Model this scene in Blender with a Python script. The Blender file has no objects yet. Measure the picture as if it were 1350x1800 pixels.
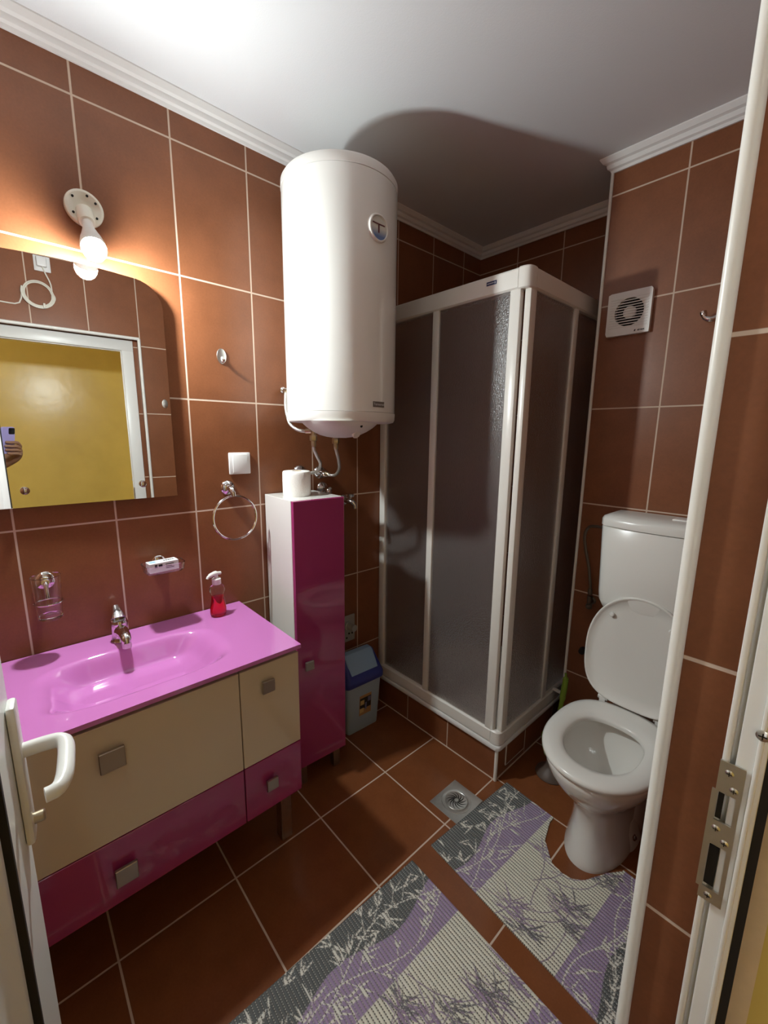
import bpy, bmesh, math, random
import numpy as np
from mathutils import Vector, Matrix, Euler
random.seed(7)
S = bpy.context.scene
COL = S.collection
PI = math.pi

# ------------------------------------------------------------------ camera / world / exposure
CAM = Vector((1.58, 0.0, 1.455))
ROW_R = Vector((0.67288932, 0.73966947, 0.01044243))      # camera right
ROW_D = Vector((0.13984564, -0.11333275, -0.98366604))    # camera down
ROW_F = Vector((-0.72640427, 0.6633587, -0.17969994))     # camera forward
camd = bpy.data.cameras.new('camera')
cam = bpy.data.objects.new('camera', camd); COL.objects.link(cam)
cam.matrix_world = Matrix(((ROW_R.x, -ROW_D.x, -ROW_F.x, CAM.x), (ROW_R.y, -ROW_D.y, -ROW_F.y, CAM.y),
                           (ROW_R.z, -ROW_D.z, -ROW_F.z, CAM.z), (0, 0, 0, 1)))
camd.sensor_fit = 'VERTICAL'; camd.sensor_height = 36.0; camd.lens = 738.163 * 36 / 1800
camd.clip_start = 0.004; camd.clip_end = 50
S.camera = cam

BULB_STRENGTH = 1050.0
BULB_COLOR = (0.92, 1.0, 0.99)
w = bpy.data.worlds.new('world'); S.world = w; w.use_nodes = True
w.node_tree.nodes['Background'].inputs[0].default_value = (0.95, 0.97, 1.0, 1)
w.node_tree.nodes['Background'].inputs[1].default_value = 4.0
S.view_settings.view_transform = 'Standard'; S.view_settings.look = 'None'
S.view_settings.gamma = 1.0; S.view_settings.use_curve_mapping = False
S.view_settings.exposure = 0.65
S.cycles.max_bounces = 14; S.cycles.diffuse_bounces = 6; S.cycles.glossy_bounces = 6
S.cycles.transmission_bounces = 10; S.cycles.transparent_max_bounces = 12
S.cycles.sample_clamp_indirect = 4.0
S.cycles.blur_glossy = 0.5

# ------------------------------------------------------------------ materials
def newmat(name):
    m = bpy.data.materials.new(name); m.use_nodes = True
    nt = m.node_tree
    return m, nt, nt.nodes['Principled BSDF']

def pmat(name, col, rough=0.5, metal=0.0, spec=0.5, coat=0.0, trans=0.0, ior=1.45, noise=0.0, nscale=20.0, bump=0.0, bscale=200.0, sss=0.0, coat_rough=0.03):
    m, nt, b = newmat(name)
    b.inputs['Base Color'].default_value = (*col, 1)
    b.inputs['Roughness'].default_value = rough
    b.inputs['Metallic'].default_value = metal
    b.inputs['Specular IOR Level'].default_value = spec
    b.inputs['Coat Weight'].default_value = coat
    b.inputs['Coat Roughness'].default_value = coat_rough
    b.inputs['Transmission Weight'].default_value = trans
    b.inputs['IOR'].default_value = ior
    if sss: b.inputs['Subsurface Weight'].default_value = sss; b.inputs['Subsurface Scale'].default_value = 0.01
    if noise:
        n = nt.nodes.new('ShaderNodeTexNoise'); n.inputs['Scale'].default_value = nscale; n.inputs['Detail'].default_value = 6
        t = nt.nodes.new('ShaderNodeTexCoord'); nt.links.new(t.outputs['Object'], n.inputs['Vector'])
        r = nt.nodes.new('ShaderNodeMixRGB'); r.blend_type = 'MIX'
        r.inputs[1].default_value = (*[max(0, c * (1 - noise)) for c in col], 1)
        r.inputs[2].default_value = (*[min(1, c * (1 + noise)) for c in col], 1)
        nt.links.new(n.outputs['Fac'], r.inputs[0]); nt.links.new(r.outputs[0], b.inputs['Base Color'])
    if bump:
        n2 = nt.nodes.new('ShaderNodeTexNoise'); n2.inputs['Scale'].default_value = bscale; n2.inputs['Detail'].default_value = 3
        t2 = nt.nodes.new('ShaderNodeTexCoord'); nt.links.new(t2.outputs['Object'], n2.inputs['Vector'])
        bp = nt.nodes.new('ShaderNodeBump'); bp.inputs['Strength'].default_value = bump; bp.inputs['Distance'].default_value = 0.002
        nt.links.new(n2.outputs['Fac'], bp.inputs['Height']); nt.links.new(bp.outputs[0], b.inputs['Normal'])
    return m

def tile_mat(name, offx, offy, pu, offz, pv, grout=0.0055, floor=False, base=(0.220, 0.076, 0.030), rough=0.33, spec=0.42):
    """Glazed tile from world position: joints along walls (u = x or y by the face normal) and up (z); floor uses x and y."""
    m, nt, b = newmat(name)
    N = nt.nodes; L = nt.links
    geo = N.new('ShaderNodeNewGeometry')
    sp = N.new('ShaderNodeSeparateXYZ'); L.new(geo.outputs['Position'], sp.inputs[0])
    sn = N.new('ShaderNodeSeparateXYZ'); L.new(geo.outputs['Normal'], sn.inputs[0])
    def M(op, a, c=None):
        n = N.new('ShaderNodeMath'); n.operation = op
        for i, v in enumerate((a, c)):
            if v is None: continue
            if isinstance(v, (int, float)): n.inputs[i].default_value = v
            else: L.new(v, n.inputs[i])
        return n.outputs[0]
    ux = M('DIVIDE', M('SUBTRACT', sp.outputs[0], offx), pu)
    uy = M('DIVIDE', M('SUBTRACT', sp.outputs[1], offy), pu)
    if floor:
        u, v = ux, uy; pv_ = pu
    else:
        fx = M('GREATER_THAN', M('ABSOLUTE', sn.outputs[0]), 0.5)
        mixn = N.new('ShaderNodeMix'); mixn.data_type = 'FLOAT'
        L.new(fx, mixn.inputs[0]); L.new(ux, mixn.inputs[2]); L.new(uy, mixn.inputs[3])
        u = mixn.outputs[0]
        v = M('DIVIDE', M('SUBTRACT', sp.outputs[2], offz), pv); pv_ = pv
    def edge(t, p):   # distance to the nearest joint in metres
        fr = M('FRACT', t)
        return M('MULTIPLY', M('MINIMUM', fr, M('SUBTRACT', 1.0, fr)), p)
    du, dv = edge(u, pu), edge(v, pv_)
    d = M('MINIMUM', du, dv)
    mr = N.new('ShaderNodeMapRange'); L.new(d, mr.inputs[0])
    mr.inputs[1].default_value = grout * 0.40; mr.inputs[2].default_value = grout * 0.58
    g = mr.outputs[0]       # 0 in the joint, 1 on the tile
    # tone per tile and mottling
    cid = N.new('ShaderNodeCombineXYZ'); L.new(M('FLOOR', u), cid.inputs[0]); L.new(M('FLOOR', v), cid.inputs[1])
    wn = N.new('ShaderNodeTexWhiteNoise'); L.new(cid.outputs[0], wn.inputs[0])
    no = N.new('ShaderNodeTexNoise'); no.inputs['Scale'].default_value = 9; no.inputs['Detail'].default_value = 8; no.inputs['Roughness'].default_value = 0.62
    L.new(geo.outputs['Position'], no.inputs['Vector'])
    no2 = N.new('ShaderNodeTexNoise'); no2.inputs['Scale'].default_value = 160; no2.inputs['Detail'].default_value = 3
    L.new(geo.outputs['Position'], no2.inputs['Vector'])
    tone = M('ADD', M('MULTIPLY', wn.outputs[0], 0.12), M('ADD', M('MULTIPLY', no.outputs[0], 0.55), M('MULTIPLY', no2.outputs[0], 0.25)))
    ramp = N.new('ShaderNodeValToRGB'); L.new(tone, ramp.inputs[0])
    ramp.color_ramp.elements[0].position = 0.25; ramp.color_ramp.elements[1].position = 0.72
    ramp.color_ramp.elements[0].color = (*[c * 0.78 for c in base], 1)
    ramp.color_ramp.elements[1].color = (base[0] * 1.2, base[1] * 1.25, base[2] * 1.35, 1)
    mx = N.new('ShaderNodeMixRGB'); L.new(g, mx.inputs[0]); mx.inputs[1].default_value = (0.60, 0.47, 0.37, 1)
    L.new(ramp.outputs[0], mx.inputs[2]); L.new(mx.outputs[0], b.inputs['Base Color'])
    rr = N.new('ShaderNodeMapRange'); L.new(g, rr.inputs[0]); rr.inputs[3].default_value = 0.85; rr.inputs[4].default_value = rough
    L.new(rr.outputs[0], b.inputs['Roughness'])
    b.inputs['Specular IOR Level'].default_value = spec
    bp = N.new('ShaderNodeBump'); bp.inputs['Strength'].default_value = 0.35; bp.inputs['Distance'].default_value = 0.002
    bh = M('ADD', g, M('ADD', M('MULTIPLY', no2.outputs[0], 0.12), M('MULTIPLY', no.outputs[0], 0.2)))
    L.new(bh, bp.inputs['Height']); L.new(bp.outputs[0], b.inputs['Normal'])
    return m

PU, PV, OZ = 0.2515, 0.3985, 1.572
M_tile = tile_mat('rust_wall_tile', -0.0115, 0.0087, PU, OZ, PV)
M_tile_t = tile_mat('rust_wall_tile_fan_side', 1.073, 0.02, PU, OZ, PV)
M_tile_r = tile_mat('rust_wall_tile_door_side', 1.37, 0.138, PU, OZ, PV)
M_tile_p = tile_mat('rust_plinth_tile', 0.222, 1.40, 0.262, -0.2, 0.6)
M_floor = tile_mat('rust_floor_tile', 0.067, 0.088, 0.3365, 0, 1, floor=True, base=(0.205, 0.066, 0.022), rough=0.2)
M_white = pmat('white_paint', (0.77, 0.79, 0.81), 0.75, bump=0.15, bscale=250)
M_cornice = pmat('white_cornice', (0.82, 0.82, 0.81), 0.6)
M_pvc = pmat('white_plastic', (0.80, 0.80, 0.77), 0.32)
M_trimw = pmat('white_edging', (0.82, 0.81, 0.76), 0.35)
M_yellow = pmat('yellow_hall_paint', (0.62, 0.46, 0.12), 0.25, noise=0.16, nscale=5, bump=0.6, bscale=9)
M_beige = pmat('beige_plaster', (0.66, 0.50, 0.30), 0.8, noise=0.1, nscale=40, bump=0.3)
M_black = pmat('black_rubber', (0.012, 0.01, 0.009), 0.7)
M_chrome = pmat('chrome', (0.72, 0.72, 0.73), 0.09, metal=1.0)
M_steel = pmat('brushed_steel', (0.66, 0.66, 0.63), 0.3, metal=1.0, noise=0.12, nscale=60)
M_knob = pmat('satin_nickel', (0.42, 0.38, 0.32), 0.4, metal=1.0)
M_enamel = pmat('white_enamel', (0.80, 0.80, 0.77), 0.18, coat=0.4)
M_capplast = pmat('white_cap_plastic', (0.78, 0.77, 0.74), 0.35)
M_ceramic = pmat('white_ceramic', (0.80, 0.79, 0.75), 0.08, coat=0.6)
M_seat = pmat('white_seat_plastic', (0.78, 0.78, 0.74), 0.22)
M_cream = pmat('cream_gloss', (0.66, 0.57, 0.42), 0.16, coat=0.3)
M_magenta = pmat('magenta_gloss', (0.35, 0.042, 0.160), 0.10, coat=0.5)
M_pinkglass = pmat('pink_glass', (0.60, 0.20, 0.53), 0.06, coat=1.0)
M_whitelam = pmat('white_laminate', (0.80, 0.79, 0.75), 0.14, coat=0.3)
M_mirror = pmat('mirror_silver', (0.88, 0.89, 0.88), 0.0, metal=1.0)
M_mirredge = pmat('mirror_edge', (0.35, 0.42, 0.40), 0.15)
M_glass = pmat('clear_glass', (1, 1, 1), 0.0, trans=1.0, ior=1.48)
M_liquid = pmat('red_soap', (0.85, 0.02, 0.06), 0.0, trans=0.85, ior=1.36)
M_bottle = pmat('clear_bottle', (1, 0.93, 0.94), 0.03, trans=1.0, ior=1.3)
M_paper = pmat('toilet_tissue', (0.84, 0.82, 0.78), 0.9, bump=0.8, bscale=160)
M_binbody = pmat('pale_blue_plastic', (0.37, 0.49, 0.60), 0.4)
M_binflap = pmat('light_blue_plastic', (0.30, 0.47, 0.68), 0.35)
M_binring = pmat('dark_blue_plastic', (0.035, 0.05, 0.28), 0.35)
M_alu = pmat('white_aluminium', (0.79, 0.77, 0.72), 0.28)
M_tray = pmat('shower_tray_acrylic', (0.80, 0.80, 0.79), 0.2)
M_hose = pmat('braided_steel_hose', (0.62, 0.61, 0.58), 0.3, metal=1.0, bump=1.0, bscale=500)
M_hosedark = pmat('dark_braided_hose', (0.16, 0.13, 0.10), 0.4, metal=0.6)
M_brass = pmat('nickel_brass', (0.55, 0.47, 0.33), 0.3, metal=1.0)
M_green = pmat('green_plastic', (0.20, 0.33, 0.03), 0.35)
M_smoke = pmat('smoky_plastic', (0.10, 0.07, 0.055), 0.5)
M_grayplate = pmat('grey_plate', (0.33, 0.34, 0.32), 0.5)
M_switch = pmat('white_switch', (0.80, 0.80, 0.79), 0.3)
M_porc = pmat('lamp_porcelain', (0.82, 0.80, 0.70), 0.25)
M_dark = pmat('dark_void', (0.01, 0.008, 0.006), 0.8)
M_navy = pmat('navy_badge', (0.02, 0.03, 0.11), 0.4)
M_badge = pmat('grey_badge', (0.13, 0.11, 0.09), 0.4)
M_pale = pmat('pale_print', (0.55, 0.56, 0.58), 0.5)
M_ink = pmat('black_ink', (0.02, 0.02, 0.02), 0.5)
M_red = pmat('maroon_needle', (0.11, 0.015, 0.02), 0.4)
M_skin = pmat('skin', (0.36, 0.20, 0.13), 0.5, sss=0.1)
M_shirt = pmat('shirt_cloth', (0.42, 0.36, 0.16), 0.9)
M_trouser = pmat('trouser_cloth', (0.05, 0.06, 0.09), 0.9)
M_hair = pmat('dark_hair', (0.02, 0.014, 0.01), 0.6)
M_lilac = pmat('lilac_case', (0.45, 0.40, 0.78), 0.45)
M_screen = pmat('phone_glass', (0.01, 0.01, 0.012), 0.1)
M_card = pmat('white_carton', (0.80, 0.80, 0.80), 0.4)
M_cable = pmat('cream_cable', (0.72, 0.69, 0.60), 0.5)
M_groundbase = pmat('grey_fabric', (0.5, 0.5, 0.5), 0.8)

def frosted_mat():
    m, nt, b = newmat('textured_shower_acrylic')
    b.inputs['Base Color'].default_value = (0.84, 0.79, 0.77, 1)
    b.inputs['Transmission Weight'].default_value = 0.92
    b.inputs['Roughness'].default_value = 0.21; b.inputs['IOR'].default_value = 1.45
    n = nt.nodes.new('ShaderNodeTexNoise'); n.inputs['Scale'].default_value = 170; n.inputs['Detail'].default_value = 2
    t = nt.nodes.new('ShaderNodeTexCoord'); nt.links.new(t.outputs['Object'], n.inputs['Vector'])
    bp = nt.nodes.new('ShaderNodeBump'); bp.inputs['Strength'].default_value = 0.7; bp.inputs['Distance'].default_value = 0.003
    nt.links.new(n.outputs['Fac'], bp.inputs['Height']); nt.links.new(bp.outputs[0], b.inputs['Normal'])
    return m
M_frost = frosted_mat()

def bulb_mat():
    m = bpy.data.materials.new('lit_bulb'); m.use_nodes = True; nt = m.node_tree
    nt.nodes.remove(nt.nodes['Principled BSDF'])
    e = nt.nodes.new('ShaderNodeEmission'); e.inputs[0].default_value = (*BULB_COLOR, 1); e.inputs[1].default_value = BULB_STRENGTH
    nt.links.new(e.outputs[0], nt.nodes['Material Output'].inputs[0])
    return m
M_bulb = bulb_mat()

# ------------------------------------------------------------------ mesh builder
class MB:
    def __init__(self, T=None):
        self.bm = bmesh.new(); self.T = T or Matrix.Identity(4)
    def _v(self, p): return self.bm.verts.new(Vector(p))
    def box(self, x0, x1, y0, y1, z0, z1, bev=0.0, seg=2, T=None):
        g = bmesh.ops.create_cube(self.bm, size=1.0)
        vs = g['verts']
        m = Matrix.Translation(((x0 + x1) / 2, (y0 + y1) / 2, (z0 + z1) / 2)) @ Matrix.Diagonal((abs(x1 - x0), abs(y1 - y0), abs(z1 - z0), 1))
        bmesh.ops.transform(self.bm, matrix=m, verts=vs)
        if bev:
            es = list({e for v in vs for e in v.link_edges})
            r = bmesh.ops.bevel(self.bm, geom=es, offset=bev, segments=seg, affect='EDGES', profile=0.5)
            vs = list({v for v in vs if v.is_valid} | set(r['verts']))
        if T is not None: bmesh.ops.transform(self.bm, matrix=T, verts=vs)
        return self
    def loft(self, rings, cap0=True, cap1=True, closed=True, loop=False):
        R = [[self._v(p) for p in r] for r in rings]
        n = len(R[0]); k = len(R)
        for i in range(k if loop else k - 1):
            a, c = R[i], R[(i + 1) % k]
            for j in range(n if closed else n - 1):
                q = [a[j], a[(j + 1) % n], c[(j + 1) % n], c[j]]
                try: self.bm.faces.new(q)
                except ValueError: pass
        if not loop:
            if cap0: self.bm.faces.new(list(reversed(R[0])))
            if cap1: self.bm.faces.new(R[-1])
        return self
    def tube(self, pts, r, n=10, closed=False, cap=True, smooth=0):
        P = [Vector(p) for p in pts]
        if smooth:
            P = catmull(P, smooth, closed)
        rs = r if isinstance(r, (list, tuple)) else [r] * len(P)
        if len(rs) != len(P): rs = [rs[min(len(rs) - 1, int(i * len(rs) / len(P)))] for i in range(len(P))]
        rings = []; prev = None
        m = len(P)
        for i, p in enumerate(P):
            if closed: t = (P[(i + 1) % m] - P[i - 1])
            else: t = P[min(i + 1, m - 1)] - P[max(i - 1, 0)]
            t.normalize()
            if prev is None:
                up = Vector((0, 0, 1)) if abs(t.z) < 0.9 else Vector((1, 0, 0))
                u = t.cross(up).normalized()
            else:
                u = (prev - t * prev.dot(t)).normalized()
            prev = u; v = t.cross(u)
            rings.append([p + (u * math.cos(2 * PI * j / n) + v * math.sin(2 * PI * j / n)) * rs[i] for j in range(n)])
        return self.loft(rings, cap, cap, loop=closed)
    def cyl(self, p0, p1, r0, r1=None, n=24):
        r1 = r0 if r1 is None else r1
        p0, p1 = Vector(p0), Vector(p1)
        return self.lathe([(r0, 0), (r1, (p1 - p0).length)], n, p0, (p1 - p0))
    def lathe(self, prof, n=32, origin=(0, 0, 0), axis=(0, 0, 1), cap=True, sx=1.0):
        q = Vector((0, 0, 1)).rotation_difference(Vector(axis).normalized()).to_matrix()
        o = Vector(origin)
        rings = [[o + q @ Vector((r * math.cos(2 * PI * j / n) * sx, r * math.sin(2 * PI * j / n), z)) for j in range(n)] for r, z in prof]
        return self.loft(rings, cap and prof[0][0] > 1e-5, cap and prof[-1][0] > 1e-5)
    def prism(self, poly, fn0, fn1):
        a = [self._v(fn0(*p)) for p in poly]; c = [self._v(fn1(*p)) for p in poly]
        n = len(poly)
        for j in range(n): self.bm.faces.new([a[j], a[(j + 1) % n], c[(j + 1) % n], c[j]])
        self.bm.faces.new(list(reversed(a))); self.bm.faces.new(c)
        return self
    def sphere(self, c, r, n=20, m=12, scale=(1, 1, 1)):
        c = Vector(c)
        rings = []
        for i in range(m + 1):
            a = -PI / 2 + PI * i / m
            rr = max(math.cos(a), 1e-4) * r
            rings.append([c + Vector((rr * math.cos(2 * PI * j / n) * scale[0], rr * math.sin(2 * PI * j / n) * scale[1], r * math.sin(a) * scale[2])) for j in range(n)])
        return self.loft(rings)
    def build(self, name, mat, parent=None, smooth=True, angle=35, label=None):
        bm = self.bm
        bmesh.ops.remove_doubles(bm, verts=bm.verts, dist=1e-6)
        bmesh.ops.transform(bm, matrix=self.T, verts=bm.verts)
        bmesh.ops.recalc_face_normals(bm, faces=bm.faces)
        root = parent
        while root is not None and root.parent: root = root.parent
        if root is not None and parent is not None:
            off = abs_loc(parent)
            bmesh.ops.translate(bm, vec=-off, verts=bm.verts)
        me = bpy.data.meshes.new(name); bm.to_mesh(me); bm.free()
        o = bpy.data.objects.new(name, me); COL.objects.link(o)
        if mat is not None: me.materials.append(mat)
        if smooth:
            me.polygons.foreach_set('use_smooth', [True] * len(me.polygons))
            me.set_sharp_from_angle(angle=math.radians(angle))
        if parent is not None: o.parent = parent
        if label: o['label'] = label
        return o

def abs_loc(o):
    v = Vector((0, 0, 0))
    while o is not None: v += o.location; o = o.parent
    return v

def catmull(P, k, closed=False):
    out = []; n = len(P)
    rng = range(n if closed else n - 1)
    for i in rng:
        if closed: p0, p1, p2, p3 = P[i - 1], P[i], P[(i + 1) % n], P[(i + 2) % n]
        else: p0, p1, p2, p3 = P[max(i - 1, 0)], P[i], P[i + 1], P[min(i + 2, n - 1)]
        for j in range(k):
            t = j / k
            out.append(0.5 * ((2 * p1) + (p2 - p0) * t + (2 * p0 - 5 * p1 + 4 * p2 - p3) * t * t + (3 * p1 - p0 - 3 * p2 + p3) * t ** 3))
    if not closed: out.append(P[-1].copy())
    return out

def thing(name, label, cat, loc=(0, 0, 0), group=None):
    o = bpy.data.objects.new(name, None); COL.objects.link(o); o.empty_display_size = 0.05
    o.location = loc; o['label'] = label; o['category'] = cat
    if group: o['group'] = group
    return o
def tag(o, label, cat, group=None):
    o['label'] = label; o['category'] = cat
    if group: o['group'] = group
    return o
def struct(o, label=None, cat=None):
    o['kind'] = 'structure'
    if label: o['label'] = label
    if cat: o['category'] = cat
    return o
def recentre(o):
    """Put a mesh object's origin at the middle of its base."""
    me = o.data; n = len(me.vertices); co = np.empty(n * 3); me.vertices.foreach_get('co', co); co = co.reshape(-1, 3)
    c = (co.min(0) + co.max(0)) / 2; c[2] = co[:, 2].min()
    me.vertices.foreach_set('co', (co - c).ravel()); o.location = Vector(c) + o.location; me.update()
    return o

def text_mesh(name, s, size, mat, parent, T, depth=0.0003, bold=0.0):
    cu = bpy.data.curves.new(name, 'FONT'); cu.body = s; cu.size = size; cu.extrude = depth; cu.offset = bold
    cu.align_x = 'CENTER'; cu.align_y = 'CENTER'; cu.resolution_u = 3
    t = bpy.data.objects.new(name + '_tmp', cu); COL.objects.link(t)
    dg = bpy.context.evaluated_depsgraph_get(); dg.update()
    me = bpy.data.meshes.new_from_object(t.evaluated_get(dg))
    bpy.data.objects.remove(t); bpy.data.curves.remove(cu)
    me.transform(T)
    if parent is not None: me.transform(Matrix.Translation(-abs_loc(parent)))
    me.materials.clear(); me.materials.append(mat); me.name = name
    o = bpy.data.objects.new(name, me); COL.objects.link(o); o.parent = parent
    return o

def rrect(x0, x1, y0, y1, r, n=6, rs=None):
    """Rounded rectangle, counter-clockwise from lower right; rs = radii at (x1,y0),(x1,y1),(x0,y1),(x0,y0)."""
    rs = rs or (r, r, r, r); out = []
    for (cx, cy, a0, rr) in ((x1 - rs[0], y0 + rs[0], -PI / 2, rs[0]), (x1 - rs[1], y1 - rs[1], 0, rs[1]),
                             (x0 + rs[2], y1 - rs[2], PI / 2, rs[2]), (x0 + rs[3], y0 + rs[3], PI, rs[3])):
        for i in range(n + 1):
            a = a0 + PI / 2 * i / n
            out.append((cx + rr * math.cos(a), cy + rr * math.sin(a)))
    return out

# ------------------------------------------------------------------ room shell
ZC = 2.498; XR = 1.47; YN = -0.45; YD0, YD1 = -0.170, 0.635; ZD = 2.010
T_ = 0.12
struct(MB().box(-0.15, 2.75, -2.2, 2.35, -0.12, 0).build('floor', M_floor, smooth=False), 'rust brown tiled bathroom floor with pale joints', 'floor')
struct(MB().box(-0.15, 2.75, -2.2, 2.35, ZC, ZC + 0.1).build('ceiling', M_white, smooth=False), 'white painted ceiling', 'ceiling')
struct(MB().box(-T_, 0, YN - T_, 2.30, 0, ZC).build('wall_left', M_tile, smooth=False), 'rust tiled wall with mirror and water heater', 'wall')
struct(MB().box(0, 0.822, 2.174, 2.30, 0, ZC).build('wall_back', M_tile, smooth=False), 'rust tiled wall behind the shower', 'wall')
struct(MB().box(0.822, 1.70, 1.865, 2.30, 0, ZC).build('wall_toilet', M_tile_t, smooth=False), 'rust tiled wall behind the toilet', 'wall')
struct(MB().box(0, XR, YN - T_, YN, 0, ZC).build('wall_near', M_tile, smooth=False), 'rust tiled wall left of the doorway', 'wall')
# door wall with its opening: the tiled face, the tiled reveal, the plastered hall side
XT = 1.5315; XP = 1.5750; XH = 1.70
mb = MB()
mb.box(XR, XT, YD1, 1.865, 0, ZC); mb.box(XR, XT, YN - T_, YD0, 0, ZC); mb.box(XR, XT, YD0, YD1, ZD, ZC)
mb.box(XT, XT + 0.012, 0.613, 0.66, 0, ZD + 0.02); mb.box(XT, XT + 0.012, -0.23, -0.155, 0, ZD + 0.02)
struct(mb.build('wall_right', M_tile_r, smooth=False), 'rust tiled door wall with tiled reveal', 'wall')
mb = MB()
mb.box(1.592, XH, 0.575, 1.865, 0, ZC); mb.box(1.592, XH, -2.2, -0.107, 0, ZC); mb.box(1.592, XH, -0.107, 0.575, 1.955, ZC)
struct(mb.build('wall_hall_side', M_yellow, smooth=False), 'yellow painted hall side of the door wall', 'wall')
mb = MB()
mb.box(XP, 1.592, 0.575, 1.865, 0, ZC); mb.box(XP, 1.592, -0.60, -0.107, 0, ZC); mb.box(XP, 1.592, -0.107, 0.575, 1.955, ZC)
struct(mb.build('trim_1', M_beige, smooth=False), 'beige strip beside the door frame', 'trim')
mb = MB(); mb.box(XT, XP, 0.66, 1.865, 0, ZC); mb.box(XT, XP, -0.6, -0.23, 0, ZC); mb.box(XT, XP, -0.23, 0.66, 2.04, ZC)
struct(mb.build('wall_core', M_dark, smooth=False))
struct(MB().box(2.60, 2.72, -2.2, 0.72, 0, ZC).build('wall_hall_far', M_yellow, smooth=False), 'yellow wall across the hall seen in the mirror', 'wall')
struct(MB().box(XH, 2.72, 0.72, 0.84, 0, ZC).build('wall_hall_end', M_yellow, smooth=False), 'yellow end wall of the hall', 'wall')

# cornice: stepped profile swept along the walls (d = out from the wall, z = down from the ceiling)
prof = [(0.0, -0.049), (0.006, -0.049), (0.009, -0.040), (0.017, -0.036), (0.020, -0.028), (0.020, -0.022), (0.030, -0.018), (0.037, -0.008), (0.040, -0.004), (0.040, 0.0), (0.0, 0.0)]
def cornice(name, path, label):
    """path: wall corners (x, y) with the room on the left hand of the walk."""
    n = len(path); rings = []
    for i, (x, y) in enumerate(path):
        p = Vector((x, y)); dirs = []
        if i > 0: dirs.append((p - Vector(path[i - 1])).normalized())
        if i < n - 1: dirs.append((Vector(path[i + 1]) - p).normalized())
        nr = [Vector((-d.y, d.x)) for d in dirs]
        m = nr[0] if len(nr) == 1 else (nr[0] + nr[1]) / (1 + nr[0].dot(nr[1]))
        rings.append([Vector((p.x + m.x * d, p.y + m.y * d, ZC + z)) for d, z in prof])
    o = MB().loft(rings).build(name, M_cornice, angle=30)
    return struct(o, label, 'cornice')
cornice('trim_2', [(XR, 1.865), (0.822, 1.865), (0.822, 2.174), (0, 2.174), (0, YN), (XR, YN), (XR, 1.865)], 'white stepped cornice around the ceiling')

# plastic edging strips on the outer corners
def edging(name, x, y, z0, z1, sx, sy, label, r=0.0075):
    mb = MB()
    cx, cy = x + sx * 0.002, y + sy * 0.002
    mb.cyl((cx, cy, z0), (cx, cy, z1), r, n=20)
    return struct(mb.build(name, M_trimw), label, 'trim')
edging('trim_3', 0.822, 1.865, 0, ZC - 0.049, -1, -1, 'white edging on the corner of the toilet wall', 0.006)
mb = MB()
rr = 0.0085
for y in (YD1, YD0): mb.cyl((XR - 0.008, y, 0), (XR - 0.008, y, ZD), rr, n=20)
mb.cyl((XR - 0.008, YD0, ZD), (XR - 0.008, YD1, ZD), rr, n=20)
struct(mb.build('trim_4', M_trimw), 'white edging around the tiled door opening', 'trim')

# door frame (white plastic, profiled) with strike plate
FI = 0.55; FZ = 1.945; FI0 = -0.092; FX0, FX1 = 1.5325, 1.5670
fr = bpy.data.objects.new('trim_5', None); COL.objects.link(fr); fr.location = (1.545, YD1 - 0.03, 0)
struct(fr, 'white plastic door frame', 'door frame')
def frame_bars(x0, x1, inner, depth, bev):
    mb = MB()
    mb.box(x0, x1, FI + inner, FI + inner + depth, 0, FZ - inner + 0.0, bev)
    mb.box(x0, x1, FI0 - inner - depth, FI0 - inner, 0, FZ - inner, bev)
    mb.box(x0, x1, FI0 - inner - depth, FI + inner + depth, FZ + inner, FZ + inner + depth, bev)
    return mb
frame_bars(FX0 + 0.0115, FX1, 0.0, 0.0605, 0.0015).build('frame_profile', M_pvc, fr)
frame_bars(FX0, FX0 + 0.0065, 0.0, 0.062, 0.002).build('frame_lip', M_pvc, fr)
frame_bars(FX0 + 0.004, FX0 + 0.0125, 0.012, 0.048, 0.0).build('frame_groove', M_pvc, fr)
frame_bars(FX1 - 0.0085, FX1 - 0.004, -0.004, 0.012, 0.0015).build('frame_ridge', M_pvc, fr)
frame_bars(FX1, XP, 0.012, 0.05, 0.0).build('gasket', M_black, fr)
# strike plate: bent steel strip with a latch hole and a bolt hole, on the jamb
def plate_holes(x0, x1, z0, z1, holes, y0, y1):
    xs = sorted({x0, x1, *[h[0] for h in holes], *[h[1] for h in holes]}); zs = sorted({z0, z1, *[h[2] for h in holes], *[h[3] for h in holes]})
    mb = MB()
    for i in range(len(xs) - 1):
        for j in range(len(zs) - 1):
            cx, cz = (xs[i] + xs[i + 1]) / 2, (zs[j] + zs[j + 1]) / 2
            if any(h[0] < cx < h[1] and h[2] < cz < h[3] for h in holes): continue
            mb.box(xs[i], xs[i + 1], y0, y1, zs[j], zs[j + 1])
    return mb
sp = plate_holes(1.532, 1.554, 0.930, 1.110, [(1.5345, 1.5500, 1.036, 1.072), (1.5345, 1.5500, 0.947, 1.005)], FI - 0.0035, FI - 0.0015)
sp.box(1.5290, 1.5322, FI - 0.0035, FI - 0.001, 0.944, 1.072)
spo = sp.build('strike_plate', M_steel, fr, smooth=False)
mb = MB(); mb.box(1.5350, 1.5440, FI - 0.0014, FI - 0.0004, 0.950, 1.002); mb.box(1.5350, 1.5400, FI - 0.0014, FI - 0.0004, 1.038, 1.070)
mb.build('strike_hole', M_dark, spo, smooth=False, label='dark latch openings in the plate')
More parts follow.
